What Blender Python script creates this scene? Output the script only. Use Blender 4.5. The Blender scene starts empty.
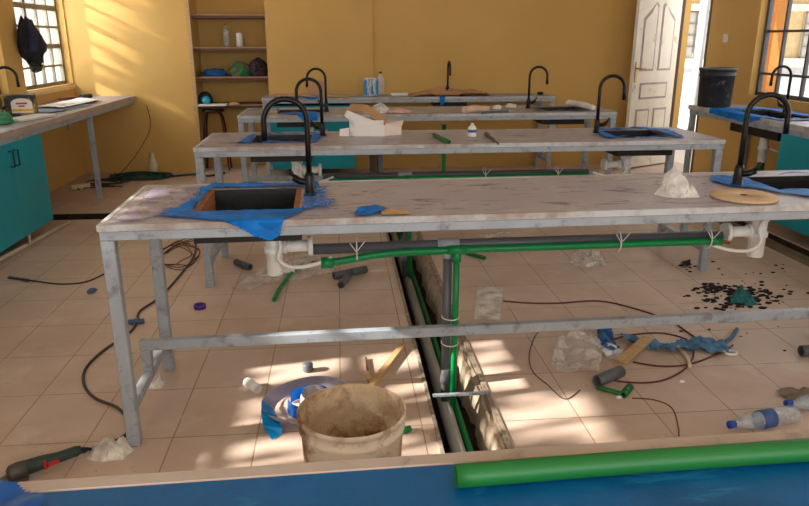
import bpy, bmesh, math, random
from mathutils import Vector, Matrix, noise
R = random.Random(7)
scn = bpy.context.scene
COL = scn.collection
PI = math.pi
V = Vector

# ------------------------------------------------------------------ camera
H, YAW, PIT, ROLL, FPX = 1.4469, 0.09174, 0.29933, -0.00067, 694.26
fw = V((math.sin(YAW)*math.cos(PIT), math.cos(YAW)*math.cos(PIT), -math.sin(PIT)))
rt = V((math.cos(YAW), -math.sin(YAW), 0)); up = rt.cross(fw)
rr = rt*math.cos(ROLL)+up*math.sin(ROLL); uu = -rt*math.sin(ROLL)+up*math.cos(ROLL)
CP = V((0, 0, H))
cam = bpy.data.cameras.new('camera'); co = bpy.data.objects.new('camera', cam); COL.objects.link(co)
M = Matrix.Identity(4)
for i in range(3):
    M[i][0] = rr[i]; M[i][1] = uu[i]; M[i][2] = -fw[i]; M[i][3] = CP[i]
co.matrix_world = M
cam.sensor_width = 36; cam.lens = FPX*36/809; cam.clip_start = .02; cam.clip_end = 300
scn.camera = co
def ray(x, y): return fw+rr*((x-404.5)/FPX)-uu*((y-253)/FPX)
def Z(x, y, z=0.0): d = ray(x, y); return CP+d*((z-H)/d.z)     # point of the level plane z seen at a photo pixel
def Y(x, y, Yv): d = ray(x, y); return CP+d*(Yv/d.y)
def X(x, y, Xv): d = ray(x, y); return CP+d*(Xv/d.x)

# ------------------------------------------------------------------ materials
def s2l(c): return tuple(((v/255)/12.92 if v/255 <= .04045 else ((v/255+.055)/1.055)**2.4) for v in c)+(1,)
MC = {}
def mat(name, col, rough=.6, metal=0, var=.12, scale=6, bump=0, bscale=40, spot=None, spotamt=.0, sscale=9, spec=.4, alpha=1, trans=0, emis=0, stretch=None):
    if name in MC: return MC[name]
    m = bpy.data.materials.new(name); m.use_nodes = True; MC[name] = m
    nt = m.node_tree; b = nt.nodes['Principled BSDF']; L = nt.links.new
    b.inputs['Roughness'].default_value = rough; b.inputs['Metallic'].default_value = metal
    b.inputs['Specular IOR Level'].default_value = spec
    tc = nt.nodes.new('ShaderNodeTexCoord'); src = tc.outputs['Object']
    if stretch:
        mp = nt.nodes.new('ShaderNodeMapping'); mp.inputs['Scale'].default_value = stretch; L(src, mp.inputs['Vector']); src = mp.outputs[0]
    n = nt.nodes.new('ShaderNodeTexNoise'); n.inputs['Scale'].default_value = scale; n.inputs['Detail'].default_value = 5; L(src, n.inputs['Vector'])
    c = s2l(col) if max(col) > 1 else tuple(col)+(1,)
    rmp = nt.nodes.new('ShaderNodeValToRGB'); e = rmp.color_ramp.elements
    e[0].position = .3; e[1].position = .7
    e[0].color = tuple(v*(1-var) for v in c[:3])+(1,); e[1].color = tuple(min(1, v*(1+var)) for v in c[:3])+(1,)
    L(n.outputs[0], rmp.inputs[0]); out = rmp.outputs[0]
    if spot:
        n2 = nt.nodes.new('ShaderNodeTexNoise'); n2.inputs['Scale'].default_value = sscale; n2.inputs['Detail'].default_value = 8; n2.inputs['Roughness'].default_value = .7
        L(src, n2.inputs['Vector'])
        r2 = nt.nodes.new('ShaderNodeValToRGB'); r2.color_ramp.elements[0].position = 1-spotamt-.08; r2.color_ramp.elements[1].position = 1-spotamt+.06
        L(n2.outputs[0], r2.inputs[0])
        mx = nt.nodes.new('ShaderNodeMixRGB'); L(r2.outputs[0], mx.inputs[0]); L(out, mx.inputs[1]); mx.inputs[2].default_value = s2l(spot); out = mx.outputs[0]
    L(out, b.inputs['Base Color'])
    if bump:
        n3 = nt.nodes.new('ShaderNodeTexNoise'); n3.inputs['Scale'].default_value = bscale; n3.inputs['Detail'].default_value = 4; L(src, n3.inputs['Vector'])
        bp = nt.nodes.new('ShaderNodeBump'); bp.inputs['Strength'].default_value = bump; bp.inputs['Distance'].default_value = .01
        L(n3.outputs[0], bp.inputs['Height']); L(bp.outputs[0], b.inputs['Normal'])
    b.inputs['Alpha'].default_value = alpha
    if trans: b.inputs['Transmission Weight'].default_value = trans
    if emis:
        L(out, b.inputs['Emission Color']); b.inputs['Emission Strength'].default_value = emis
    return m

wallm = mat('wall_paint', (210, 168, 96), .75, var=.05, scale=1.5, bump=.08, bscale=30)
ceilm = mat('ceiling_paint', (235, 228, 212), .8, var=.03)
steel = mat('grey_steel_paint', (158, 166, 174), .38, .0, var=.10, scale=9, spot=(120, 124, 130), spotamt=.40, sscale=14, spec=.6)
edgem = mat('edge_band', (192, 195, 198), .45, var=.06, spot=(158, 142, 134), spotamt=.46, sscale=3)
edge2 = mat('dusty_edge_band', (178, 160, 148), .55, var=.10, spot=(130, 110, 98), spotamt=.36, sscale=9)
teal = mat('teal_laminate', (10, 150, 168), .4, var=.07, scale=3)
black = mat('black_granite', (26, 24, 23), .5, var=.3, scale=60)
blackm = mat('matt_black_metal', (24, 23, 24), .32, .4, var=.1)
blued = mat('blue_film', (0, 110, 196), .5, var=.35, scale=16, bump=.12, bscale=22, spec=.2)
green = mat('green_pipe_plastic', (8, 128, 68), .38, var=.08)
green2 = mat('light_green_pipe_plastic', (24, 104, 44), .42, var=.07, scale=12)
greyp = mat('grey_pvc', (92, 92, 96), .42, var=.1)
whitep = mat('white_pvc', (232, 230, 224), .4, var=.04)
conc = mat('rough_mortar', (168, 148, 126), .9, var=.25, scale=14, bump=.8, bscale=30)
dirt = mat('trench_dirt', (52, 38, 30), .95, var=.4, scale=20, bump=1, bscale=40)
brown = mat('raw_chipboard', (150, 92, 54), .8, var=.25, scale=60, bump=.3, bscale=90)
darkwood = mat('dark_shelf_wood', (96, 62, 44), .6, var=.25, scale=8, stretch=(1, 12, 12))
shelfedge = mat('shelf_edge', (170, 128, 100), .6, var=.1)
wood = mat('pale_wood', (196, 158, 112), .7, var=.2, scale=9, stretch=(2, 14, 14))
card = mat('cardboard', (190, 146, 108), .85, var=.12, scale=6)
whitecard = mat('white_card', (236, 230, 224), .75, var=.04)
framem = mat('window_frame_paint', (122, 116, 100), .5, var=.12)
framed = mat('dark_window_frame_paint', (84, 84, 86), .45, var=.12)
doorp = mat('primed_door', (226, 218, 200), .55, var=.08, scale=5, spot=(170, 148, 120), spotamt=.34, sscale=6)
doorshade = mat('door_groove', (172, 152, 146), .7, var=.2)
redm = mat('dark_red_cable', (92, 44, 36), .6)
cablem = mat('dark_cable', (58, 52, 50), .55)
whitestr = mat('white_twine', (225, 222, 214), .7)

def film_mat(name, base, mark, haze):
    m = mat(name, base, .38, var=.10, scale=5, spot=haze, spotamt=.42, sscale=4, bump=.25, bscale=16, spec=.5)
    nt = m.node_tree; L = nt.links.new; b = nt.nodes['Principled BSDF']
    src = b.inputs['Base Color'].links[0].from_socket
    tc = nt.nodes.new('ShaderNodeTexCoord'); mp = nt.nodes.new('ShaderNodeMapping'); mp.inputs['Scale'].default_value = (3, 9, 1); mp.inputs['Rotation'].default_value = (0, 0, .25)
    L(tc.outputs['Object'], mp.inputs[0])
    n = nt.nodes.new('ShaderNodeTexNoise'); n.inputs['Scale'].default_value = 1.6; n.inputs['Detail'].default_value = 9; n.inputs['Roughness'].default_value = .72; n.inputs['Distortion'].default_value = 1.2
    L(mp.outputs[0], n.inputs['Vector'])
    r = nt.nodes.new('ShaderNodeValToRGB'); r.color_ramp.elements[0].position = .55; r.color_ramp.elements[1].position = .61; L(n.outputs[0], r.inputs[0])
    x = nt.nodes.new('ShaderNodeMixRGB'); L(r.outputs[0], x.inputs[0]); L(src, x.inputs[1]); x.inputs[2].default_value = s2l(mark); L(x.outputs[0], b.inputs['Base Color'])
    return m
topm = film_mat('dusty_lilac_film', (168, 162, 172), (104, 96, 120), (180, 172, 172))
topm2 = film_mat('scuffed_worktop_film', (154, 152, 156), (92, 88, 98), (170, 162, 156))
deskblue = film_mat('blue_protective_film', (0, 84, 138), (24, 104, 150), (0, 72, 122))

def clear_mat(name, col, a=.45, rough=.25):
    m = bpy.data.materials.new(name); m.use_nodes = True; nt = m.node_tree; L = nt.links.new
    b = nt.nodes['Principled BSDF']; b.inputs['Base Color'].default_value = s2l(col); b.inputs['Roughness'].default_value = rough; b.inputs['Specular IOR Level'].default_value = .9
    tc = nt.nodes.new('ShaderNodeTexCoord'); n = nt.nodes.new('ShaderNodeTexNoise'); n.inputs['Scale'].default_value = 14; n.inputs['Detail'].default_value = 5
    L(tc.outputs['Object'], n.inputs['Vector'])
    mr = nt.nodes.new('ShaderNodeMapRange'); mr.inputs[1].default_value = .35; mr.inputs[2].default_value = .7; mr.inputs[3].default_value = a*.55; mr.inputs[4].default_value = min(1, a*1.6)
    L(n.outputs[0], mr.inputs[0]); L(mr.outputs[0], b.inputs['Alpha'])
    bp = nt.nodes.new('ShaderNodeBump'); bp.inputs['Strength'].default_value = .3; bp.inputs['Distance'].default_value = .01; L(n.outputs[0], bp.inputs['Height']); L(bp.outputs[0], b.inputs['Normal'])
    return m
clear = clear_mat('clear_plastic_bag', (240, 236, 232), .34, .15)
clearw = clear_mat('milky_plastic_bag', (236, 230, 222), .72)
bottlem = clear_mat('clear_bottle_plastic', (190, 205, 215), .38, .08)
bluesheer = clear_mat('sheer_blue_film', (30, 110, 200), .7)
winglass = clear_mat('window_glass', (235, 240, 240), .10, .05)

def floor_mat():
    m = bpy.data.materials.new('beige_floor_tiles'); m.use_nodes = True; nt = m.node_tree; L = nt.links.new; b = nt.nodes['Principled BSDF']
    tc = nt.nodes.new('ShaderNodeTexCoord'); mp = nt.nodes.new('ShaderNodeMapping'); mp.inputs['Location'].default_value = (.03, -3.16+.388*20, 0)
    L(tc.outputs['Object'], mp.inputs[0])
    br = nt.nodes.new('ShaderNodeTexBrick'); br.offset = 0; br.squash = 1; br.inputs['Scale'].default_value = 1
    br.inputs['Brick Width'].default_value = .3167; br.inputs['Row Height'].default_value = .388; br.inputs['Mortar Size'].default_value = .0028; br.inputs['Mortar Smooth'].default_value = .2
    br.inputs['Color1'].default_value = s2l((210, 186, 170)); br.inputs['Color2'].default_value = s2l((203, 178, 162)); br.inputs['Mortar'].default_value = s2l((150, 122, 98))
    L(mp.outputs[0], br.inputs['Vector'])
    def nz(sc, lo, hi, col, prev, det=7, ro=.65):
        n = nt.nodes.new('ShaderNodeTexNoise'); n.inputs['Scale'].default_value = sc; n.inputs['Detail'].default_value = det; n.inputs['Roughness'].default_value = ro; L(tc.outputs['Object'], n.inputs['Vector'])
        r = nt.nodes.new('ShaderNodeValToRGB'); r.color_ramp.elements[0].position = lo; r.color_ramp.elements[1].position = hi; L(n.outputs[0], r.inputs[0])
        x = nt.nodes.new('ShaderNodeMixRGB'); L(r.outputs[0], x.inputs[0]); L(prev, x.inputs[1]); x.inputs[2].default_value = s2l(col); return x.outputs[0]
    o = nz(1.1, .45, .8, (178, 148, 126), br.outputs['Color'])
    o = nz(3.5, .55, .85, (220, 204, 190), o)
    o = nz(7, .66, .78, (140, 104, 76), o)
    o = nz(38, .70, .76, (96, 70, 52), o, 3)
    L(o, b.inputs['Base Color']); b.inputs['Roughness'].default_value = .55
    n = nt.nodes.new('ShaderNodeTexNoise'); n.inputs['Scale'].default_value = 5; L(tc.outputs['Object'], n.inputs['Vector'])
    mr = nt.nodes.new('ShaderNodeMapRange'); mr.inputs[3].default_value = .3; mr.inputs[4].default_value = .7; L(n.outputs[0], mr.inputs[0]); L(mr.outputs[0], b.inputs['Roughness'])
    bp = nt.nodes.new('ShaderNodeBump'); bp.invert = True; bp.inputs['Strength'].default_value = .5; bp.inputs['Distance'].default_value = .003; L(br.outputs['Fac'], bp.inputs['Height']); L(bp.outputs[0], b.inputs['Normal'])
    return m
floorm = floor_mat()

# ------------------------------------------------------------------ mesh helpers
class MB:
    def __init__(s): s.b = bmesh.new()
    def box(s, x0, x1, y0, y1, z0, z1, mi=0, bev=0):
        vs = [s.b.verts.new(p) for p in ((x0, y0, z0), (x1, y0, z0), (x1, y1, z0), (x0, y1, z0), (x0, y0, z1), (x1, y0, z1), (x1, y1, z1), (x0, y1, z1))]
        fs = [s.b.faces.new([vs[i] for i in f]) for f in ((3, 2, 1, 0), (4, 5, 6, 7), (0, 1, 5, 4), (1, 2, 6, 5), (2, 3, 7, 6), (3, 0, 4, 7))]
        for f in fs: f.material_index = mi
        if bev:
            ed = list({e for f in fs for e in f.edges}); bmesh.ops.bevel(s.b, geom=ed, offset=bev, segments=1, affect='EDGES')
        return s
    def bar(s, p, q, w, h, mi=0, upv=(0, 0, 1)):
        p, q = V(p), V(q); d = (q-p); l = d.length; d.normalize(); a = V(upv)
        if abs(d.dot(a)) > .98: a = V((0, 1, 0))
        sx = d.cross(a).normalized(); sz = sx.cross(d)
        vs = []
        for c in (p, q):
            for i, j in ((-1, -1), (1, -1), (1, 1), (-1, 1)): vs.append(s.b.verts.new(c+sx*(i*w/2)+sz*(j*h/2)))
        for f in ((3, 2, 1, 0), (4, 5, 6, 7), (0, 1, 5, 4), (1, 2, 6, 5), (2, 3, 7, 6), (3, 0, 4, 7)):
            s.b.faces.new([vs[i] for i in f]).material_index = mi
        return s
    def tube(s, pts, r, n=10, mi=0, closed=False, cap=True, hollow=0):
        pts = [V(p) for p in pts]; rings = []; N = len(pts); prev = None
        rad = r if isinstance(r, (list, tuple)) else [r]*N
        for i, p in enumerate(pts):
            if closed: t = pts[(i+1) % N]-pts[i-1]
            else: t = pts[min(i+1, N-1)]-pts[max(i-1, 0)]
            if t.length < 1e-9: t = V((0, 0, 1))
            t.normalize()
            if prev is None:
                a = V((0, 0, 1)) if abs(t.z) < .9 else V((1, 0, 0)); u = t.cross(a).normalized()
            else:
                u = prev-t*prev.dot(t); u.normalize()
            prev = u; v = t.cross(u)
            rings.append([s.b.verts.new(p+(u*math.cos(2*PI*k/n)+v*math.sin(2*PI*k/n))*rad[i]) for k in range(n)])
        for i in range(N if closed else N-1):
            A, B = rings[i], rings[(i+1) % N]
            for k in range(n):
                f = s.b.faces.new((A[k], A[(k+1) % n], B[(k+1) % n], B[k])); f.smooth = True; f.material_index = mi
        if not closed and cap:
            if hollow:
                for rg, sg in ((rings[0], -1), (rings[-1], 1)):
                    c = sum((v.co for v in rg), V())/n; pidx = 0 if sg < 0 else -1
                    tdir = (pts[0]-pts[1]) if sg < 0 else (pts[-1]-pts[-2]); tdir.normalize()
                    inn = [s.b.verts.new(c+(v.co-c)*hollow) for v in rg]; deep = [s.b.verts.new(v.co-tdir*.03) for v in inn]
                    for k in range(n):
                        s.b.faces.new((rg[k], rg[(k+1) % n], inn[(k+1) % n], inn[k])).material_index = mi
                        s.b.faces.new((inn[k], inn[(k+1) % n], deep[(k+1) % n], deep[k])).material_index = mi
                    s.b.faces.new(deep).material_index = mi
            else:
                s.b.faces.new(rings[0]).material_index = mi; s.b.faces.new(list(reversed(rings[-1]))).material_index = mi
        return s
    def lathe(s, prof, c=(0, 0, 0), n=24, mi=0, axis=None, top=True, bot=True):
        c = V(c); rings = []
        q = V((0, 0, 1)).rotation_difference(V(axis)) if axis is not None else None
        for r, z in prof:
            rg = []
            for k in range(n):
                p = V((r*math.cos(2*PI*k/n), r*math.sin(2*PI*k/n), z))
                if q: p.rotate(q)
                rg.append(s.b.verts.new(c+p))
            rings.append(rg)
        for a, b in zip(rings, rings[1:]):
            for k in range(n):
                f = s.b.faces.new((a[k], a[(k+1) % n], b[(k+1) % n], b[k])); f.smooth = True; f.material_index = mi
        if bot and prof[0][0] > 1e-5: s.b.faces.new(list(reversed(rings[0]))).material_index = mi
        if top and prof[-1][0] > 1e-5: s.b.faces.new(rings[-1]).material_index = mi
        return s
    def prism(s, poly, z0, z1, mi=0):           # outline in xy
        a = [s.b.verts.new((x, y, z0)) for x, y in poly]; b = [s.b.verts.new((x, y, z1)) for x, y in poly]; n = len(poly)
        s.b.faces.new(list(reversed(a))).material_index = mi; s.b.faces.new(b).material_index = mi
        for k in range(n): s.b.faces.new((a[k], a[(k+1) % n], b[(k+1) % n], b[k])).material_index = mi
        return s
    def blob(s, c, r, amp=.35, freq=6, sub=4, seed=0, flat=True, mi=0):
        c = V(c); r = V(r) if not isinstance(r, (int, float)) else V((r, r, r))
        g = bmesh.ops.create_icosphere(s.b, subdivisions=sub, radius=1)
        mr = max(r)
        for v in g['verts']:
            d = v.co.normalized(); o = d*2+V((seed*3.1, seed*1.7, seed*.9))
            k = 1+amp*(noise.noise(o*freq*.3)+.6*abs(noise.noise(o*freq*.9))+.35*noise.noise(o*freq*2.2))
            p = V((d.x*r.x, d.y*r.y, d.z*r.z))*k
            if flat and p.z < -r.z*.5: p.z = -r.z*.5+(p.z+r.z*.5)*.08
            v.co = c+p+(V((0, 0, r.z*.54)) if flat else V())
        for f in {f for v in g['verts'] for f in v.link_faces}: f.smooth = False; f.material_index = mi
        return s
    def build(s, name, m, parent=None, smooth=None, loc=None):
        me = bpy.data.meshes.new(name)
        bmesh.ops.recalc_face_normals(s.b, faces=s.b.faces)
        if smooth is not None:
            for f in s.b.faces: f.smooth = smooth
        if loc is not None:
            bmesh.ops.translate(s.b, verts=s.b.verts, vec=-V(loc))
        s.b.to_mesh(me); s.b.free()
        for q in (m if isinstance(m, (list, tuple)) else [m]): me.materials.append(q)
        o = bpy.data.objects.new(name, me); COL.objects.link(o)
        if loc is not None: o.location = loc
        if parent: o.parent = parent
        return o
def tag(o, label, cat, group=None, kind=None):
    o['label'] = label; o['category'] = cat
    if group: o['group'] = group
    if kind: o['kind'] = kind
    return o
def struct(o): o['kind'] = 'structure'; return o
def empty(name, loc=(0, 0, 0), rz=0):
    o = bpy.data.objects.new(name, None); COL.objects.link(o); o.location = loc; o.rotation_euler = (0, 0, rz); o.empty_display_size = .1; return o
def copy_tree(o, parent=None):
    c = o.copy(); COL.objects.link(c); c.parent = parent
    for ch in list(o.children): copy_tree(ch, c)
    return c
def slab(mb, xs, ys, z0, z1, holes, mi=0):
    """a slab from x/y breaks with rectangular holes, welded"""
    def isin(i, j):
        if i < 0 or j < 0 or i >= len(xs)-1 or j >= len(ys)-1: return False
        cx = (xs[i]+xs[i+1])/2; cy = (ys[j]+ys[j+1])/2
        return not any(h[0] < cx < h[1] and h[2] < cy < h[3] for h in holes)
    vd = {}
    def vv(i, j, z):
        k = (i, j, z)
        if k not in vd: vd[k] = mb.b.verts.new((xs[i], ys[j], z))
        return vd[k]
    for i in range(len(xs)-1):
        for j in range(len(ys)-1):
            if not isin(i, j): continue
            fs = [(vv(i, j, z1), vv(i+1, j, z1), vv(i+1, j+1, z1), vv(i, j+1, z1)), (vv(i, j, z0), vv(i, j+1, z0), vv(i+1, j+1, z0), vv(i+1, j, z0))]
            if not isin(i-1, j): fs.append((vv(i, j, z0), vv(i, j, z1), vv(i, j+1, z1), vv(i, j+1, z0)))
            if not isin(i+1, j): fs.append((vv(i+1, j, z0), vv(i+1, j+1, z0), vv(i+1, j+1, z1), vv(i+1, j, z1)))
            if not isin(i, j-1): fs.append((vv(i, j, z0), vv(i+1, j, z0), vv(i+1, j, z1), vv(i, j, z1)))
            if not isin(i, j+1): fs.append((vv(i, j+1, z0), vv(i, j+1, z1), vv(i+1, j+1, z1), vv(i+1, j+1, z0)))
            for f in fs: mb.b.faces.new(f).material_index = mi
    return mb
def slabh(x0, x1, y0, y1, z0, z1, holes=()):
    xs = sorted({x0, x1, *[v for h in holes for v in h[:2] if x0 < v < x1]}); ys = sorted({y0, y1, *[v for h in holes for v in h[2:] if y0 < v < y1]})
    return slab(MB(), xs, ys, z0, z1, holes)
def inpoly(x, y, P):
    c = False; n = len(P)
    for i in range(n):
        (x1, y1), (x2, y2) = P[i], P[i-1]
        if (y1 > y) != (y2 > y) and x < (x2-x1)*(y-y1)/(y2-y1)+x1: c = not c
    return c
def sheet(poly, z, cell=.012, amp=.006, freq=18, front=None, holes=(), seed=0, tops=None, edgeup=0):
    """crumpled thin film over the outline; beyond the front line it hangs down. front = (x0, y0, slope)"""
    cell *= .6; mb = MB(); xs = [p[0] for p in poly]; ys = [p[1] for p in poly]
    nx = int((max(xs)-min(xs))/cell)+1; ny = int((max(ys)-min(ys))/cell)+1; g = {}
    def pt(i, j):
        if (i, j) in g: return g[(i, j)]
        x = min(xs)+i*cell; y = min(ys)+j*cell
        jx = cell*.35*noise.noise(V((x*60, y*60, seed))); q = V((x*freq*.6, y*freq*.6, seed*3.3))
        h = amp*.75*(abs(noise.noise(q))*1.5+.5*abs(noise.noise(q*2.3)))+.003
        X_, Y_, Z_ = x+jx, y, z+h
        if front:
            yf = front[1]+(x-front[0])*front[2]
            if y < yf: Y_ = yf-.003-h*1.4; Z_ = z-(yf-y)+.002
        v = mb.b.verts.new((X_, Y_, Z_)); g[(i, j)] = v; return v
    def ok(i, j):
        x = min(xs)+i*cell; y = min(ys)+j*cell
        wob = .25*cell*noise.noise(V((x*40, y*40, seed+5)))
        return inpoly(x+wob, y+wob, poly) and not any(h[0] < x < h[1] and h[2] < y < h[3] for h in holes)
    for i in range(nx):
        for j in range(ny):
            if ok(i, j) and ok(i+1, j) and ok(i+1, j+1) and ok(i, j+1):
                mb.b.faces.new((pt(i, j), pt(i+1, j), pt(i+1, j+1), pt(i, j+1))).smooth = True
    return mb
def smoothpath(pts, n=8, closed=False):
    pts = [V(p) for p in pts]; out = []; N = len(pts)
    for i in range(N if closed else N-1):
        g = (lambda k: pts[k % N]) if closed else (lambda k: pts[max(0, min(N-1, k))])
        a, b, c, d = g(i-1), g(i), g(i+1), g(i+2)
        for k in range(n):
            t = k/n; out.append(.5*((2*b)+(-a+c)*t+(2*a-5*b+4*c-d)*t*t+(-a+3*b-3*c+d)*t**3))
    if not closed: out.append(pts[-1])
    return out

# ------------------------------------------------------------------ room shell
XL, XR, YB, YF, ZC = -2.87, 3.91, 8.06, -1.6, 2.9
trenches = [(.345, .585, -1.2, 6.6), (-2.60, -1.2, 5.87, 6.12), (3.07, 3.33, 2.6, 5.5), (-2.62, -2.42, 3.0, 5.5)]
struct(slabh(XL-.2, XR+.2, YF-.2, YB+.5, -.010, 0, trenches).build('floor', floorm))
k = MB()
for (a, b, c, d) in trenches:
    k.box(a-.03, b+.03, c-.03, d+.03, -.19, -.17); k.box(a-.03, a, c-.03, d+.03, -.17, -.010); k.box(b, b+.03, c-.03, d+.03, -.17, -.010)
    k.box(a, b, c-.03, c, -.17, -.010); k.box(a, b, d, d+.03, -.17, -.010)
struct(k.build('floor_trench', dirt))
# crumbly mortar ledge along the right lip of the middle trench
k = MB(); g = {}; NX, NY = 8, 260
for i in range(NX+1):
    for j in range(NY+1):
        y_ = 1.0+j*(5.6/NY); w_ = .05+.035*noise.noise(V((y_*4, 0, 0)))+.012*noise.noise(V((y_*17, 2, 0))); u = i/NX
        g[i, j] = k.b.verts.new((.584-w_*(1-u), y_, -.165+.158*min(1, (u*2.2))**.7*(1 if u > .45 else .98)+.012*noise.noise(V((u*4, y_*14, 5)))*(u < 1)))
for i in range(NX):
    for j in range(NY): k.b.faces.new((g[i, j], g[i+1, j], g[i+1, j+1], g[i, j+1]))
struct(k.build('trim_1', conc))
k = MB(); k.box(.332, .347, -1.2, 6.6, 0, .006); k.box(.583, .605, -1.2, 6.6, 0, .006); struct(k.build('trim_2', mat('trench_lip_mortar', (150, 134, 118), .9, var=.3, scale=30, bump=.6)))

def wallx(name, x0, x1, y0, y1, z0, z1, holes):     # a wall in the YZ plane, holes as (y0,y1,z0,z1)
    mb = slabh(y0, y1, z0, z1, x0, x1, holes)
    for v in mb.b.verts: v.co = V((v.co.z, v.co.x, v.co.y))
    return struct(mb.build(name, wallm))
W1, W2, W3 = (6.86, 8.045, .985, 2.35), (5.3, 6.50, .985, 2.35), (1.42, 2.55, 1.03, 2.02)
wallx('wall_left', XL-.12, XL, YF, YB+.5, 0, ZC, [W1, W2, (3.6, 4.7, .985, 2.35), W3])
RW = (4.55, 6.48, .93, 2.35); RD = (7.36, 8.04, 0, 2.35)
wallx('wall_right', XR, XR+.11, YF, YB+.5, 0, ZC, [RW, RD, (1.5, 3.8, .93, 2.35)])
# back wall with the shelf alcove
AX0, AX1 = -1.575, -.78
mb = slabh(XL, XR, 0, ZC, YB, YB+.15, [(AX0, AX1, 0, 2.6)])
for v in mb.b.verts: v.co = V((v.co.x, v.co.z, v.co.y))
mb.box(AX0-.1, AX1+.1, YB+.42, YB+.5, 0, ZC); mb.box(AX0-.08, AX0, YB+.15, YB+.42, 0, ZC); mb.box(AX1, AX1+.08, YB+.15, YB+.42, 0, ZC); mb.box(AX0, AX1, YB+.15, YB+.42, 2.6, 2.7)
struct(mb.build('wall_back', wallm))
mb = slabh(XL, XR, 0, ZC, YF-.2, YF, [(-2.3, 3.3, .9, 2.5)])
for v in mb.b.verts: v.co = V((v.co.x, v.co.z, v.co.y))
struct(mb.build('wall_front', wallm))
k = MB(); k.box(XL-.2, XR+.2, YF-.2, YB+.5, ZC, ZC+.1); struct(k.build('ceiling', ceilm))
k = MB(); k.box(AX0-.035, AX0+.005, YB-.03, YB+.02, 0, 2.62); struct(k.build('trim_3', wood))
k = MB(); k.box(.39, .402, YB-.012, YB, .9, ZC); struct(k.build('trim_4', mat('painted_conduit', (196, 150, 78), .6)))

def window(name, x, wy, ncol, zrows, fm, thick=(), w=.03, recess=.09, sgn=-1, cols=None):
    y0, y1, z0, z1 = wy; xx = x+sgn*recess; root = struct(empty(name, (xx, (y0+y1)/2, z0)))
    k = MB(); fr = .035
    for a in ((y0, y0+fr, z0, z1), (y1-fr, y1, z0, z1), (y0, y1, z0, z0+fr), (y0, y1, z1-fr, z1)): k.box(xx-.02, xx+.02, *a)
    ys = cols or [y0+(y1-y0)*i/ncol for i in range(1, ncol)]
    for i, yy in enumerate(ys): ww = .05 if i in thick else .024; k.box(xx-.015, xx+.015, yy-ww/2, yy+ww/2, z0+fr, z1-fr)
    for i, (zz, th) in enumerate(zrows): k.box(xx-.014, xx+.014, y0+fr, y1-fr, zz-th/2, zz+th/2)
    o = k.build('window_frame', fm, None, loc=root.location); o.location = (0, 0, 0); o.parent = root
    k = MB(); k.box(xx-.003+sgn*.004, xx+.003+sgn*.004, y0+fr, y1-fr, z0+fr, z1-fr); o = k.build('window_pane', winglass, loc=root.location); o.location = (0, 0, 0); o.parent = root
    return root
rows = [(1.18, .022), (1.375, .045), (1.565, .022), (1.75, .05), (1.95, .03), (2.15, .03)]
window('window_1', XL, W1, 4, rows, framem, thick=(0,), cols=[7.27, 7.53, 7.79])
window('window_2', XL, W2, 4, rows, framem, thick=(1,))
window('window_3', XL, (3.6, 4.7, .985, 2.35), 4, rows, framem, thick=(1,))
window('window_4', XL, W3, 4, [(1.25, .02), (1.5, .045), (1.75, .02)], framem, thick=(1,))
window('window_5', XR, RW, 5, [(1.133, .022), (1.51, .022), (1.85, .03)], framed, thick=(), recess=.085, sgn=1, cols=[6.18, 5.82, 5.42, 5.0])
k = MB(); k.box(XL-.12, XL+.02, 6.84, 8.04, .935, .972); struct(k.build('trim_5', mat('sill_paint', (222, 190, 140), .6)))
# door frame and open leaf
k = MB()
k.box(XR+.0, XR+.07, 7.36, 7.41, 0, 2.35); k.box(XR+.0, XR+.03, 8.02, 8.045, 0, 2.35); k.box(XR+.0, XR+.05, 7.38, 8.04, 2.3, 2.35)
struct(k.build('trim_6', mat('dark_door_frame', (92, 66, 52), .6)))
hinge = V((3.885, 8.02, 0)); free = V((3.235, 7.67, 0)); dv = free-hinge; DW = dv.length; ang = math.atan2(dv.y, dv.x)
door = struct(empty('door_1', hinge, ang))
# leaf local: x 0..DW from hinge to free edge, front face towards +y local
mb = MB(); mb.box(0, DW, -.02, .02, .02, 2.25)
d0 = mb.build('door_leaf', doorp, door)
def panel(x0, x1, z0, z1, top=None, side=1):
    out = [(x0, z0), (x1, z0), (x1, z1)]
    if top: out += top
    out += [(x0, z1)]
    return out
def pinset(poly, d):
    cx = sum(p[0] for p in poly)/len(poly); cz = sum(p[1] for p in poly)/len(poly)
    return [(cx+(x-cx)*(1-d/max(.02, abs(x-cx)+1e-6)*1.0) if abs(x-cx) > d else cx, cz+(z-cz)*(1-d/max(.02, abs(z-cz))) if abs(z-cz) > d else cz) for x, z in poly]
st, md = .10, .07; xa0, xa1 = st, DW/2-md/2; xb0, xb1 = DW/2+md/2, DW-st
pan = [panel(xa0, xa1, 1.10, 1.66, [(xa1, 1.80), (xa1-.035, 1.83), (xa0+.10, 1.74), (xa0+.05, 1.70)]), panel(xb0, xb1, 1.10, 1.66, [(xb1-.05, 1.70), (xb1-.10, 1.74), (xb0+.035, 1.83), (xb0, 1.80)]),
       panel(st+.03, DW-st-.03, .79, .97), panel(xa0, xa1, .15, .68), panel(xb0, xb1, .15, .68)]
pan[1] = [(xb0, 1.10), (xb1, 1.10), (xb1, 1.66), (xb1-.05, 1.70), (xb1-.10, 1.74), (xb0+.035, 1.83), (xb0, 1.80)]
pan[0] = [(xa0, 1.10), (xa1, 1.10), (xa1, 1.80), (xa1-.035, 1.83), (xa0+.10, 1.74), (xa0+.05, 1.70), (xa0, 1.66)]
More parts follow.
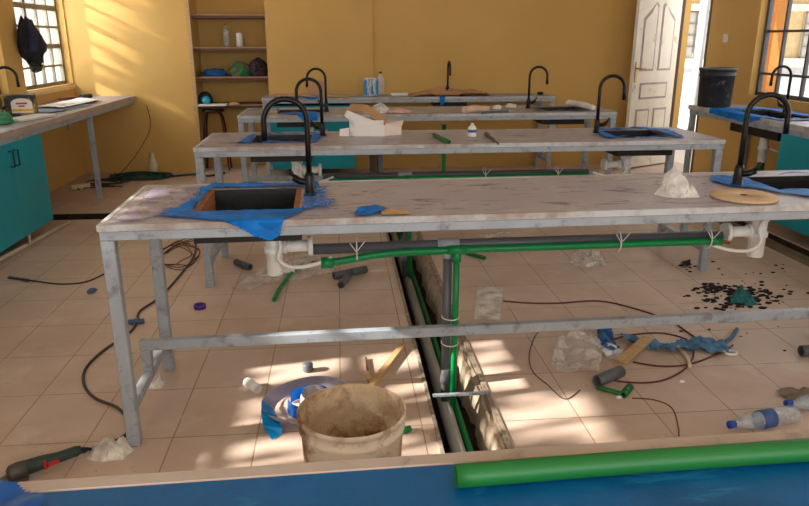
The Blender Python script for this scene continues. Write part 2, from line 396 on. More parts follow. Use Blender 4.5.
for P_ in pan:
    for y0, y1, m_, ins in ((.019, .023, doorshade, 0), (.022, .027, doorp, .022)):
        q = pinset(P_, ins) if ins else P_
        mb = MB(); mb.prism(q, y0, y1)
        for v in mb.b.verts: v.co = V((v.co.x, v.co.z, v.co.y))
        mb.build('door_panel' if ins else 'door_panel_groove', m_, door)
k = MB(); k.box(DW-.055, DW-.025, .02, .03, .98, 1.2); k.tube([(DW-.04, .02, 1.13), (DW-.04, .065, 1.13), (DW-.15, .065, 1.13)], .009)
k.build('door_handle', mat('brass_handle', (170, 140, 90), .35, .8), door)
# rotate so front faces camera: local +y must point to -y world; leaf runs hinge -> free (angle ~ -153 deg), its +y is already towards the camera

# exterior ------------------------------------------------------------
k = MB(); k.box(-40, XL-.2, -25, 50, -.3, -.06); k.box(XR+.2, 40, -25, 50, -.3, -.06); k.box(XL-.2, XR+.2, YB+.5, 50, -.3, -.06); k.box(XL-.2, XR+.2, -25, YF-.2, -.3, -.06)
struct(k.build('ground', mat('pale_paving', (214, 206, 196), .8, var=.08, scale=.6)))
bd = empty('classroom_block', (8, 16, 0)); tag(bd, 'cream school block across the yard with barred windows, seen through the doorway and window', 'building')
def bp_(name, m, *bx):
    k = MB()
    for b in bx: k.box(*b)
    o = k.build(name, m, None, loc=bd.location); o.location = (0, 0, 0); o.parent = bd; return o
bp_('wall', mat('cream_render', (222, 196, 150), .8), (5, 22, 16.1, 17, -.06, 2.9))
bp_('plinth', mat('grey_plinth', (186, 190, 200), .8, var=.08), (5, 22, 16.0, 16.1, .15, .8))
bp_('band', mat('white_band', (240, 236, 228), .8), (5, 22, 15.96, 16.1, .8, 1.0), (5, 22, 15.96, 16.1, 2.05, 2.2), (5, 22, 15.96, 16.1, -.06, .15))
for x0 in (7.6, 9.2, 10.8, 12.4):
    k = MB(); k.box(x0, x0+1.15, 16.03, 16.08, 1.02, 2.02)
    o = k.build('window', mat('distant_glass', (196, 200, 200), .3, var=.1), None, loc=bd.location); o.location = (0, 0, 0); o.parent = bd
    k = MB()
    for i in range(7): k.box(x0+i*.19-.012, x0+i*.19+.012, 15.99, 16.02, 1.02, 2.02)
    for i in range(5): k.box(x0, x0+1.15, 15.99, 16.02, 1.02+i*.25-.01, 1.02+i*.25+.01)
    o2 = k.build('window_bars', mat('distant_bars', (140, 134, 128), .6), None); o2.parent = o; o2.location = -V(bd.location)
bp_('roof', mat('pale_roof', (200, 196, 190), .6), (4.6, 22.4, 15.2, 17.5, 2.9, 3.0))
k = MB(); k.tube([(4.94, 9.5, -.06), (4.94, 9.5, 3.4)], .06, 16); tag(k.build('veranda_post', mat('galvanised_post', (200, 206, 214), .4, .3), loc=(4.94, 9.5, -.06)), 'round grey metal veranda post outside the open doorway', 'post')
k = MB(); k.box(4.48, 4.62, 7.13, 7.27, -.06, 3.3); tag(k.build('veranda_column', mat('orange_column', (222, 150, 62), .7, var=.15, scale=3), loc=(4.55, 7.2, -.06)), 'square orange veranda column just outside the right-hand window', 'column')
leafm = [mat('leaf_green', (96, 132, 60), .6, var=.3, scale=3), mat('pale_leaf_green', (150, 176, 110), .6, var=.3, scale=3)]
def tree(x, y, z0, rad, n, size, m, label, seed, trunk=True, group=None, boxy=False):
    r = random.Random(seed); root = empty('tree', (x, y, -.06)); tag(root, label, 'tree', group)
    mb = MB()
    for i in range(n):
        while True:
            p = V((r.uniform(-1, 1), r.uniform(-1, 1), r.uniform(-1, 1)))
            if (p.length if not boxy else (p.x**4+p.y**4+p.z**4)) < 1: break
        p = V((p.x*rad[0], p.y*rad[1], p.z*rad[2]+z0)); a = V((r.gauss(0, 1), r.gauss(0, 1), r.gauss(0, 1))).normalized(); b = a.orthogonal().normalized(); c = a.cross(b); s_ = size*r.uniform(.6, 1.3)
        mb.b.faces.new([mb.b.verts.new(p+q) for q in (b*s_, c*s_*.4, -b*s_, -c*s_*.4)])
    mb.build('foliage', m, root)
    k = MB(); k.tube([(0, 0, 0), (rad[0]*.08, 0, z0*.5), (0, 0, z0+rad[2]*.4)], [.11, .08, .03], 8); k.build('trunk', mat('bark', (96, 78, 60), .9), root)
tree(-9.6, 18.0, 4.3, (2.6, 3.5, 2.1), 2600, .14, leafm[1], 'pale leafy tree outside the barred window with the hanging jacket', 3)
tree(-5.6, 5.2, 3.05, (.9, 2.28, 1.3), 13000, .11, leafm[0], 'unseen dense green tree added outside the left wall to block sun from the windows', 4, boxy=True)  # out of view, added to keep sun off the back wall and far floor
tree(-5.2, 1.55, 2.7, (.5, .85, .62), 110, .14, leafm[0], 'unseen thin leafy tree added outside the left wall to dapple the sun', 5)  # out of view, added so sparse leaves break up the floor sun patches

# ------------------------------------------------------------------ alcove shelves and their things
shz = [1.70, 1.36, 1.045, .74]
where = ['topmost dark wooden shelf in the wall alcove', 'dark wooden alcove shelf holding the clear bottle and white can', 'dark wooden alcove shelf holding cloths and bags', 'lowest dark wooden alcove shelf above the stool']
for z_, w_ in zip(shz, where):
    t = empty('alcove_shelf', ((AX0+AX1)/2, YB+.2, z_)); tag(t, w_, 'shelf', 'shelves in the wall alcove')
    k = MB(); k.box(AX0+.003-t.location.x, AX1-.003-t.location.x, -.185, .217, -.04, 0); k.build('board', darkwood, t)
    k = MB(); k.box(AX0+.003-t.location.x, AX1-.003-t.location.x, -.192, -.184, -.012, .002); k.build('front_edge', shelfedge, t)
def bottle(name, loc, h, r, m, capm, label, cat='bottle', lying=None, labelm=None, group=None):
    root = empty(name, loc); tag(root, label, cat, group)
    pr = [(r*.85, 0), (r, .02*h), (r, .25*h), (r*.93, .28*h), (r, .31*h), (r, .62*h), (r*.9, .72*h), (r*.45, .86*h), (r*.33, .9*h), (r*.33, .94*h)]
    k = MB(); k.lathe(pr, n=20); k.build('bottle_body', m, root)
    k = MB(); k.lathe([(r*.4, .92*h), (r*.42, h), (0.001, h)], n=16); k.build('cap', capm, root)
    if labelm: k = MB(); k.lathe([(r*1.015, .36*h), (r*1.015, .56*h)], n=20); k.build('bottle_label', labelm, root)
    return root
bluecap = mat('blue_cap', (20, 70, 170), .4); redcap = mat('red_cap', (170, 50, 50), .4)
bottle('plastic_bottle', (-1.235, 8.25, shz[1]), .25, .032, bottlem, redcap, 'clear plastic bottle with a red cap on the second alcove shelf')
k = MB(); k.lathe([(.036, 0), (.036, .13), (.033, .135), (.033, .15), (.001, .152)], n=20); tag(k.build('paint_can', whitecard, loc=(0, 0, 0)), 'small white can beside the bottle on the alcove shelf', 'can').location = (-1.09, 8.25, shz[1])
def blobthing(name, c, r, m, label, cat, amp=.2, freq=4, seed=1, sub=4, group=None):
    k = MB(); k.blob((0, 0, 0), r, amp, freq, sub, seed); o = k.build(name, m); o.location = c; tag(o, label, cat, group); return o
blobthing('folded_cloth', (-1.37, 8.16, shz[2]), (.13, .09, .055), mat('blue_cloth', (26, 74, 128), .9, var=.4), 'crumpled blue cloth on the middle alcove shelf', 'cloth', seed=2)
blobthing('shopping_bag', (-1.09, 8.17, shz[2]), (.12, .10, .10), mat('green_red_bag', (110, 84, 60), .8, spot=(20, 110, 60), spotamt=.5, sscale=14), 'green and brown bag bunched on the alcove shelf', 'bag', seed=3)
blobthing('backpack', (-.895, 8.17, shz[2]), (.10, .11, .125), mat('black_maroon_bag', (44, 26, 34), .8, var=.4), 'black and maroon bag at the right end of the alcove shelf', 'bag', seed=4)
h_ = empty('safety_helmet', (-1.50, 8.15, shz[3])); tag(h_, 'black and blue round helmet on the lowest alcove shelf', 'helmet')
k = MB(); k.lathe([(.085, 0), (.085, .05), (.07, .10), (.04, .135), (.001, .145)], n=20); k.build('shell', mat('helmet_black', (40, 44, 50), .5), h_)
k = MB(); k.lathe([(.05, 0), (.045, .03), (.02, .045), (.001, .05)], (0.02, -.068, .05), 16, axis=(0.1, -1, .2)); k.build('visor', mat('helmet_blue', (40, 150, 180), .4), h_)
k = MB(); k.box(-.15, .15, -.1, .1, 0, .012); o = k.build('paper_sheets', whitecard); o.location = (-1.40, 8.02, shz[3]+.001); tag(o, 'white paper sheets lying on the front of the lowest alcove shelf', 'paper')
blobthing('wood_offcut', (-1.17, 8.06, shz[3]), (.06, .03, .02), wood, 'small pale block near the middle of the lowest alcove shelf', 'block', amp=.1)
st_ = empty('stool', (-1.42, 8.15, 0)); tag(st_, 'dark reddish stool with curved legs under the alcove shelves', 'stool')
for sx in (-1, 1):
    for sy in (-1, 1):
        k = MB(); k.tube(smoothpath([(sx*.05, sy*.03, .66), (sx*.09, sy*.06, .6), (sx*.12, sy*.08, .3), (sx*.14, sy*.09, 0)]), .011, 8); k.build('leg', mat('maroon_tube', (70, 32, 26), .4), st_)
k = MB(); k.lathe([(.11, .655), (.12, .665), (.12, .685), (.1, .695), (.001, .695)], n=20); k.build('seat', mat('maroon_tube', (70, 32, 26), .4), st_)

# ------------------------------------------------------------------ sinks, faucets, tables
def sink(hx0, hx1, hy0, hy1, ztop, label, rz=0, group='black kitchen sinks in the lab tables', depth=.115, edge=None):
    cx, cy = (hx0+hx1)/2, (hy0+hy1)/2; a, b = (hx1-hx0)/2, (hy1-hy0)/2
    r = empty('sink_basin', (cx, cy, ztop), rz); tag(r, label, 'sink', group)
    zt, t = -.022, .012; k = MB()
    # an open-topped basin hung under the slab: outer shell + inner shell
    zb = -depth; g = .004
    for x0, x1, y0, y1, z0, z1 in ((-a-g, a+g, -b-g, -b+t, zb, zt), (-a-g, a+g, b-t, b+g, zb, zt), (-a-g, -a+t, -b+t, b-t, zb, zt), (a-t, a+g, -b+t, b-t, zb, zt), (-a+t, a-t, -b+t, b-t, zb, zb+.012)):
        k.box(x0, x1, y0, y1, z0, z1)
    k.build('basin', black, r)
    k = MB(); k.lathe([(.03, zb+.012), (.03, zb+.016), (.02, zb+.014), (.001, zb+.014)], n=20); k.build('drain_cover', mat('steel_drain', (150, 150, 150), .3, .9), r)
    k = MB()
    e_ = .022 if edge else .006; ed_ = -.085 if edge else zt
    for x0, x1, y0, y1 in ((-a-.001, -a+e_, -b, b), (a-e_, a+.001, -b, b), (-a, a, -b-.001, -b+.006)): k.box(x0, x1, y0, y1, ed_ if y1-y0 > .1 else zt, -.001)
    if not edge: k.box(-a, a, b-.006, b+.001, zt, -.001)
    k.build('cut_edge', edge or black, r)
    if edge: k = MB(); k.box(-a, a, b-.012, b+.002, -.085, -.001); k.build('rear_lining', black, r)
    return r
def faucet(loc, rz, label, h=.375, reach=.16, r=.0112, group='black gooseneck taps'):
    t = empty('gooseneck_faucet', loc, rz); tag(t, label, 'faucet', group)
    k = MB(); k.lathe([(.027, 0), (.027, .006), (.021, .010), (.019, .075), (.0155, .09)], n=20); k.build('base', blackm, t)
    R_ = reach/2; pts = [(0, 0, .07), (0, 0, h-R_-.08), (0, 0, h-R_)]
    for i in range(1, 14): a = PI*i/13; pts.append((R_-R_*math.cos(a), 0, h-R_+R_*math.sin(a)))
    pts += [(reach, 0, h-R_-.03), (reach+.002, 0, h-R_-.075)]
    k = MB(); k.tube(pts, [r]*(len(pts)-2)+[r, r*1.15], 12); k.build('spout', blackm, t)
    k = MB(); k.tube([(.0, 0, .048), (-.01, .0, .05), (.048, .012, .062)] if False else [(0, 0, .05), (.035, -.012, .055), (.060, -.02, .07)], [.013, .014, .014], 10); k.tube([(.055, -.018, .066), (.075, -.02, .105)], [.008, .005], 8); k.build('handle', blackm, t)
    return t
def table(loc, rz, L, Wd, label, holes, m, em, ztop=.85, foot=True, stretch=True, legsx=None, border=.014):
    t = empty('lab_table', (loc[0], loc[1], 0), rz); tag(t, label, 'table', 'long steel-framed lab tables')
    slabh(border, L-border, border, Wd-border, ztop-.02, ztop, holes).build('tabletop', m, t)
    k = MB()
    for a in ((-.003, L+.003, -.003, border, ztop-.021, ztop+.0015), (-.003, L+.003, Wd-border, Wd+.003, ztop-.021, ztop+.0015), (-.003, border, border, Wd-border, ztop-.021, ztop+.0015), (L-border, L+.003, border, Wd-border, ztop-.021, ztop+.0015)): k.box(*a)
    k.build('edge_band', em, t)
    zt = ztop-.0215
    k = MB(); s = .042
    for a in ((0, L, .002, s, zt-.034, zt), (0, L, Wd-s, Wd-.002, zt-.034, zt), (0.002, s, s, Wd-s, zt-.034, zt), (L-s, L-.002, s, Wd-s, zt-.034, zt)): k.box(*a, bev=.003)
    k.build('top_frame', steel, t)
    for x in (0, L-.048):
        for y in (.002, Wd-.048):
            k = MB(); k.box(x, x+.046, y, y+.046, 0, zt-.034, bev=.004); k.build('leg', steel, t)
    if foot:
        k = MB(); k.box(.0, L, .30, .335, .25, .292, bev=.003); k.build('footrest_rail', steel, t)
        for x in (.004, L-.044):
            k = MB(); k.box(x, x+.036, .046, Wd-.05, .125, .16, bev=.003); k.box(x, x+.036, .30, .335, .16, .25); k.build('side_rail', steel, t)
    return t
def tmap(t, x, y, z=.85): return (Matrix.Translation(t.location) @ Matrix.Rotation(t.rotation_euler.z, 4, 'Z')) @ V((x, y, z))

SP = {}
def add_sink(t, h, label, edge=None):
    c = tmap(t, (h[0]+h[1])/2, (h[2]+h[3])/2); a, b = (h[1]-h[0])/2, (h[3]-h[2])/2
    r = sink(c.x-a, c.x+a, c.y-b, c.y+b, .85, label, t.rotation_euler.z, edge=edge); return r
HL, HR = (.285, .665, .15, .55), (2.61, 3.01, .25, .55)
T1 = table((-.8174, 2.3298), .0235, 3.32, .67, 'long steel-framed lab table in front, under the large clear bag and wooden disc', [HL, HR], topm, edgem)
T2 = table((-.837, 4.0645), .0047, 3.19, .66, 'second lab table, carrying the torn-open white carton', [(.30, .66, .17, .53), (2.58, 2.94, .17, .53)], topm, edgem)
T3 = table((-.824, 5.798), -.0053, 3.165, .66, 'third lab table, carrying the pink plastic roll', [(.30, .66, .17, .50), (2.58, 2.94, .17, .50)], topm2, edgem)
T4 = table((-.806, 7.534), -.004, 3.14, .50, 'lab table against the back wall, carrying the blue patterned tin', [(1.84, 2.2, .17, .40)], topm2, edgem)
add_sink(T1, HL, 'black sink framed in torn blue film on the front table', brown)
add_sink(T1, HR, 'black sink beside the wooden disc, at the right of the front table')
add_sink(T2, (.30, .66, .17, .53), 'black sink at the left end of the second table')
add_sink(T2, (2.58, 2.94, .17, .53), 'black sink in blue film at the right end of the second table')
add_sink(T3, (.30, .66, .17, .50), 'black sink behind the white carton, left end of the third table')
add_sink(T3, (2.58, 2.94, .17, .50), 'black sink next to the rolled white plastic on the third table')
add_sink(T4, (1.84, 2.2, .17, .40), 'black sink in the table against the back wall')
F0 = faucet(tmap(T1, .700, .40), PI, 'black gooseneck tap at the left sink of the front table', h=.378, reach=.165)
F0.rotation_euler.z = math.radians(188)
def fcopy(src, loc, rz, label, s=1):
    o = copy_tree(src); o.location = loc; o.rotation_euler.z = rz; o['label'] = label; o.scale = (s, s, s); return o
fcopy(F0, tmap(T1, 2.498, .37), math.radians(-8), 'black gooseneck tap at the right sink of the front table, near the wooden disc')
fcopy(F0, tmap(T2, .725, .47), PI, 'black gooseneck tap at the left sink of the second table', .94)
fcopy(F0, tmap(T2, 2.535, .43), math.radians(-6), 'black gooseneck tap at the right sink of the second table', .97)
fcopy(F0, tmap(T3, .71, .30), PI, 'black gooseneck tap at the left sink of the third table', .94)
fcopy(F0, tmap(T3, 2.51, .43), math.radians(-5), 'black gooseneck tap at the right sink of the third table', .95)
fcopy(F0, tmap(T4, 2.03, .45), -PI/2, 'black gooseneck tap on the table against the back wall', .94)
fcopy(F0, (3.74, 5.62, .85), PI, 'black gooseneck tap on the right-hand workbench below the window')
fcopy(F0, (-2.78, 6.08, .85), math.radians(10), 'black gooseneck tap on the left workbench, cut off by the picture edge')

# desk in front with blue film
T0 = table((-1.6, .832), .0235, 3.6, .06, 'x', [], deskblue, edge2) if False else None
d = empty('front_desk', (-.50, .885, 0), .0235); tag(d, 'desk nearest the camera, its top covered in blue film, under the long green pipe', 'desk')
k = MB(); k.box(-1.0, 2.2, -.62, -.03, .82, .851); k.build('desktop', deskblue, d)
k = MB(); k.box(-1.0, 2.2, -.028, .0, .812, .852, bev=.002); k.box(-1.0, 2.2, -.65, -.62, .812, .852); k.build('edge_band', edge2, d)
k = MB(); k.box(-1.0, 2.2, -.045, -.004, .77, .811); k.box(-1.0, 2.2, -.645, -.605, .77, .811); k.build('top_frame', steel, d)
for x in (-1.0, 2.15):
    for y in (-.05, -.645): k = MB(); k.box(x, x+.045, y, y+.045, 0, .77); k.build('leg', steel, d)
# torn film lifting off the desk corner
k = sheet([tuple(Z(*p, .852)[:2]) for p in [(-40, 476), (20, 487), (30, 494), (52, 502), (40, 520), (-60, 540)]], .853, .008, .008, 22, seed=4)
tag(k.build('loose_film', mat('dark_blue_loose_film', (4, 72, 140), .3, var=.3, scale=20)), 'loose blue film flap on the left corner of the blue desk', 'plastic film')
pp = [Z(453, 467, .868), Z(640, 453, .868), Z(809, 438, .868), Z(1000, 421, .868)]
pp = [V((p.x, .815+.055*(p.x-.14)*.55+.004*math.sin(p.x*4), .868)) for p in pp]
k = MB(); k.tube(smoothpath(pp, 6), .0165, 24, hollow=.62); tag(k.build('water_pipe', green2), 'long light green plastic pipe lying across the blue desk', 'pipe')

# ------------------------------------------------------------------ teal cabinets
def cabinet(loc, wx, dy, z0, z1, label, doors, face='y', group='teal cabinets'):
    """box cabinet; doors on the -y side (face y), +x side or -x side"""
    c = empty('base_cabinet', loc); tag(c, label, 'cabinet', group)
    k = MB(); k.box(0, wx, 0, dy, z0, z1); k.build('carcass', mat('cabinet_side', (20, 120, 136), .5), c)
    n = doors
    for i in range(n):
        k = MB(); h = MB(); L = wx if face == 'y' else dy; a, b = L*i/n+.003, L*(i+1)/n-.003
        hp = b-.035 if i % 2 == 0 else a+.035
        if face == 'y': k.box(a, b, -.02, -.001, z0+.003, z1-.003); h.tube([(hp, -.02, z1-.10), (hp, -.045, z1-.10), (hp, -.045, z1-.22), (hp, -.02, z1-.22)], .006, 8)
        elif face == '+x': k.box(wx+.001, wx+.02, a, b, z0+.003, z1-.003); h.tube([(wx+.02, hp, z1-.085), (wx+.05, hp, z1-.085), (wx+.05, hp, z1-.19), (wx+.02, hp, z1-.19)], .0055, 8)
        else: k.box(-.02, -.001, a, b, z0+.003, z1-.003); h.tube([(-.02, hp, z1-.10), (-.045, hp, z1-.10), (-.045, hp, z1-.22), (-.02, hp, z1-.22)], .006, 8)
        o = k.build('door', teal, c); h.build('handle', blackm, o)
    return c
cabinet((-.74, 7.60, 0), .90, .40, .085, .765, 'teal cabinet under the table against the back wall', 2, 'y')
cabinet((-2.84, 3.4, 0), .57, 2.10, .10, .80, 'teal cabinet with black bar handles under the left workbench', 4, '+x')
cabinet((3.31, 2.5, 0), .56, 2.45, .10, .775, 'teal cabinet under the right workbench', 4, '-x')

# ------------------------------------------------------------------ side benches
def bench(name, x0, x1, y0, y1, label, m, holes, legs, fx, frontleft=True):
    t = empty(name, (x0, y0, 0)); tag(t, label, 'workbench')
    mb = slabh(x0, x1, y0, y1, .818, .85, holes)
    for v in mb.b.verts: v.co -= V((x0, y0, 0))
    mb.build('worktop', m, t)
    k = MB(); e = (x1-x0) if fx > 0 else 0; k.box(e-.004 if fx > 0 else -.012, e+.012 if fx > 0 else .004, -.003, y1-y0, .812, .853); k.build('edge_band', edgem if fx < 0 else edge2, t)
    k = MB(); a = (x1-x0-.05, x1-x0-.005) if fx > 0 else (.005, .05); k.box(a[0], a[1], 0, y1-y0, .77, .811); k.build('front_rail', steel, t)
    for (lx, ly) in legs:
        k = MB(); k.box(lx-x0-.022, lx-x0+.022, ly-y0-.022, ly-y0+.022, 0, .77, bev=.003); k.build('leg', steel, t)
    return t
bench('left_workbench', XL+.005, -2.242, .9, YB-.01, 'long workbench along the left wall under the barred windows', topm2, [], [(-2.28, 6.67), (-2.83, 6.67), (-2.28, 1.0)], 1)
bench('right_workbench', 3.282, XR-.005, .9, 6.38, 'long workbench along the right wall under the window, carrying the black bucket', topm2, [(3.38, 3.70, 5.12, 5.80)], [(3.31, 6.35), (3.87, 6.35), (3.31, 1.0)], -1)
sink(3.38, 3.70, 5.12, 5.80, .85, 'black sink let into the right workbench below the window', depth=.165)
# rail conduit on the floor by the left cabinet
k = MB(); k.tube([Z(-60, 291, .018), Z(70, 222, .018)], .017, 12); k.tube([(-2.26, 5.06, .018), (-2.262, 5.07, .10)], .010, 8)
tag(k.build('floor_conduit', mat('cream_conduit', (206, 192, 170), .5)), 'cream plastic conduit lying on the floor in front of the left teal cabinet', 'pipe')

# ------------------------------------------------------------------ plumbing under the tables
def trap(t, x, y, side, label, full=True, s=1):
    """white bottle trap under a sink; side = direction (+1/-1) of its outlet in table x"""
    p = tmap(t, x, y, .735); r = empty('sink_trap', p, t.rotation_euler.z); tag(r, label, 'drain trap', 'white sink drain traps')
    k = MB(); k.lathe([(.030, -.20), (.034, -.195), (.034, -.11), (.040, -.108), (.040, -.085), (.033, -.083), (.033, -.04), (.038, -.038), (.038, -.012), (.028, -.010), (.028, 0), (.001, 0)], n=24); k.build('trap_body', whitep, r)
    k = MB(); k.tube([(side*.03, 0, -.085), (side*.14, 0, -.085)], .023, 16); k.tube([(side*.035, 0, -.085), (side*.05, 0, -.085)], .030, 16); k.tube([(side*.135, 0, -.085), (side*.155, 0, -.085)], .040, 20); k.build('outlet', whitep, r)
    if full:
        k = MB(); k.tube(smoothpath([(side*-.0, -.03, -.02), (side*.03, -.05, -.06), (side*.02, -.055, -.12), (side*.07, -.055, -.155), (side*.16, -.045, -.150), (side*.23, -.03, -.128)]), .008, 8); k.build('supply_hose', whitep, r)
    return r
def pipes(t, xa, xb, y, zg, label_g, label_d, vx, vy=None, sag=.034, zbot=-.12, green_r=.0155, grey_r=.0225, ties=()):
    dr = empty('drain_pipe', tmap(t, xa, y, zg), t.rotation_euler.z); tag(dr, label_d, 'pipe', 'grey waste pipes under the tables')
    k = MB(); k.tube([(0, 0, 0), (xb-xa, 0, 0)], grey_r, 16); k.build('horizontal_run', greyp, dr)
    k = MB(); k.tube([(vx-xa, .0, 0), (vx-xa, .0, zbot-zg)], grey_r*.85, 14); k.tube([(vx-xa, 0, .07-zg), (vx-xa, 0, -zg)], grey_r*1.12, 14); k.build('riser', greyp, dr)
    k = MB(); k.tube([(vx-xa-.045, 0, 0), (vx-xa+.045, 0, 0)], grey_r*1.2, 14); k.tube([(vx-xa, 0, -.02), (vx-xa, 0, -.055)], grey_r*1.1, 14); k.build('tee', mat('light_grey_pvc', (160, 162, 166), .4), dr)
    sp = empty('supply_pipe', tmap(t, xa, y-.040, zg-.012), t.rotation_euler.z); tag(sp, label_g, 'pipe', 'green supply pipes under the tables')
    vo = vx-xa+.030
    k = MB(); k.tube(smoothpath([(.06, 0, -sag), (.12, 0, -sag+.004), (.3, 0, -.006), (vo, 0, 0), (xb-xa-.3, 0, .0), (xb-xa-.02, 0, 0)], 5), green_r, 14); k.build('horizontal_run', green, sp)
    k = MB(); k.tube([(vo, 0, 0), (vo, .0, -.3), (vo, .01, zbot-zg+.012)], green_r*.9, 12); k.build('riser', green, sp)
    k = MB(); k.tube([(vo-.04, 0, 0), (vo+.04, 0, 0)], green_r*1.25, 14); k.tube([(vo, 0, 0), (vo, 0, -.05)], green_r*1.25, 14); k.build('tee', green, sp)
    k = MB(); k.tube([(.04, 0, -sag), (.09, 0, -sag)], green_r*1.5, 12); k.build('end_fitting', green, sp); k = MB(); k.tube([(xb-xa-.07, 0, 0), (xb-xa-.02, 0, 0)], green_r*1.3, 12); k.build('end_fitting', green, sp)
    k = MB(); k.tube([(.04, 0, -sag), (.0, 0, -sag+.002)], .007, 8); k.tube([(xb-xa-.02, 0, 0), (xb-xa+.02, 0, -.01)], .007, 8); k.build('valve_tail', mat('copper', (150, 90, 60), .4, .7), sp)
    for x in ties:
        k = MB(); pts = [(x-xa+.0025*math.cos(a_), .022+.052*math.cos(a_), .012+.047*math.sin(a_)) for a_ in [2*PI*i/16 for i in range(16)]]
        k.tube(pts, .0028, 6, closed=True); k.tube([(x-xa, -.03, .02), (x-xa+.03, -.035, .06)], .002, 5); k.tube([(x-xa, -.03, .01), (x-xa-.03, -.035, .055)], .002, 5); k.build('tie', whitestr, sp)
    for zz in (-.30, -.42):
        k = MB(); k.tube([(vo-.018+.036*math.cos(a_), .02+.045*math.sin(a_), zz) for a_ in [2*PI*i/16 for i in range(16)]], .0025, 6, closed=True); k.build('tie', whitestr, sp)
trap(T1, .55, .36, 1, 'white sink trap under the left sink of the front table')
trap(T1, 2.62, .36, -1, 'white sink trap under the right sink of the front table')
pipes(T1, .695, 2.455, .37, .632, 'green supply pipe slung under the front table', 'grey waste pipe slung under the front table', 1.258, ties=(.88, 1.98, 2.38))
trap(T2, .56, .35, 1, 'white sink trap under the left sink of the second table')
trap(T2, 2.72, .35, -1, 'white sink trap under the right sink of the second table')
pipes(T2, .72, 2.47, .36, .60, 'green supply pipe slung under the second table', 'grey waste pipe slung under the second table', 1.25, sag=.01, ties=(1.77, 2.25))
trap(T3, .56, .33, 1, 'white sink trap under the left sink of the third table', False)
trap(T3, 2.72, .33, -1, 'white sink trap under the right sink of the third table', False)
k = MB(); k.tube([(.92, 6.15, -.0), (.92, 6.15, .72)], .019, 12); tag(k.build('water_riser', green), 'green upright pipe under the third table', 'pipe')
g_ = empty('waste_riser', (.345+.06, 6.15, 0)); tag(g_, 'dark grey upright waste pipe under the third table', 'pipe')
k = MB(); k.tube([(-.06, 0, -.1), (-.06, 0, .7)], .03, 12); k.build('pipe', greyp, g_)
k = MB(); k.box(-.15, -.095, -.03, .04, .0, .55); k.build('bracket', mat('rusty_steel', (80, 66, 58), .8), g_)
# right bench trap
r_ = empty('sink_trap', (3.42, 5.35, .70)); tag(r_, 'white sink trap with a green pipe below, under the right workbench', 'drain trap', 'white sink drain traps')
k = MB(); k.lathe([(.03, -.22), (.034, -.21), (.034, -.12), (.042, -.118), (.042, -.09), (.035, -.088), (.035, 0), (.001, 0)], n=20); k.build('trap_body', whitep, r_)
k = MB(); k.tube([(0, 0, -.22), (-.01, 0, -.69)], .028, 12); k.build('drain_tail', mat('dark_green_pipe', (40, 84, 46), .5), r_)
k = MB(); k.tube(smoothpath([(.03, -.05, -.02), (.1, -.08, -.06), (.08, -.1, -.12), (.02, -.06, -.10)]), .008, 8); k.build('supply_hose', whitep, r_)
# pipes lying in the trenches
k = MB(); k.tube([(.435, -.9, -.12), (.430, 3, -.115), (.42, 6.3, -.12)], .030, 14); tag(k.build('trench_pipe', mat('pale_grey_pipe', (170, 168, 164), .5)), 'grey waste pipe lying in the middle floor trench', 'pipe')
k = MB(); k.tube([(.485, -.9, -.13), (.482, 3, -.125), (.47, 6.3, -.12)], .014, 12); tag(k.build('trench_pipe', green), 'thin green pipe lying in the middle floor trench', 'pipe')
for i, (x, z_, l_) in enumerate(((3.12, -.03, 'grey pipe on the left side of the trench by the right workbench'), (3.24, -.05, 'grey pipe in the middle of the trench by the right workbench'))):
    k = MB(); k.tube([(x, 2.7, z_), (x+.01, 5.4, z_)], .033, 12); tag(k.build('trench_pipe', mat('dusty_pipe', (126, 110, 92), .7, var=.2)), l_, 'pipe')
k = MB(); k.tube([(-2.5, 5.99, -.06), (-1.3, 5.99, -.06)], .03, 12); tag(k.build('trench_pipe', mat('dusty_pipe', (126, 110, 92))), 'dusty pipe in the short floor trench by the left cabinet', 'pipe')
k = MB(); k.box(.36, .60, 2.60, 2.618, .0, .008); k.box(.36, .60, 2.52, 2.53, .0, .006) if False else None; o = k.build('metal_strap', steel); tag(o, 'small metal strap across the middle floor trench', 'strap'); o.rotation_euler.z = 0

# ------------------------------------------------------------------ films on the tables
def P(pts, z=.852): return [tuple(Z(x, y, z)[:2]) for x, y in pts]
f1 = (T1.location.x, T1.location.y-.004, math.tan(.0235)); 
def hole(t, h, g=.0): a = tmap(t, h[0], h[2]); b = tmap(t, h[1], h[3]); return (a.x-g, b.x+g, a.y-g, b.y+g)
h1 = hole(T1, HL)
front_poly = P([(168, 211), (200, 206), (300, 212), (296, 216)]) 
fx = lambda px: None
# front strip of film that hangs over the edge
fy = lambda x: f1[1]+(x-f1[0])*f1[2]
poly = [(-.66, 2.44), (-.60, 2.49), (-.12, 2.50), (-.165, 2.40), (-.20, fy(-.2)), (-.215, fy(-.2)-.055), (-.245, fy(-.2)-.075), (-.30, fy(-.2)-.06), (-.36, fy(-.3)-.02), (-.46, fy(-.4)+.02)]
tag(sheet(poly, .852, .007, .006, 26, front=f1, holes=[h1], seed=1).build('protective_film', blued), 'blue film flap hanging over the front edge of the front table below its left sink', 'plastic film', 'blue protective films round the sinks')
poly = [(-.66, 2.44), (-.58, 2.46), (-.535, 2.48), (-.535, 2.87), (-.16, 2.89), (-.155, 2.86), (-.09, 2.88), (-.1, 2.98), (-.30, 2.985), (-.52, 2.985), (-.585, 2.92), (-.57, 2.75), (-.59, 2.6)]
tag(sheet(poly, .852, .009, .014, 18, holes=[h1], seed=2).build('protective_film', blued), 'blue film peeled back along the rear of the front table left sink', 'plastic film', 'blue protective films round the sinks')
poly = [(-.15, 2.47), (-.05, 2.50), (-.02, 2.62), (-.07, 2.70), (-.06, 2.84), (-.13, 2.85), (-.15, 2.8)]
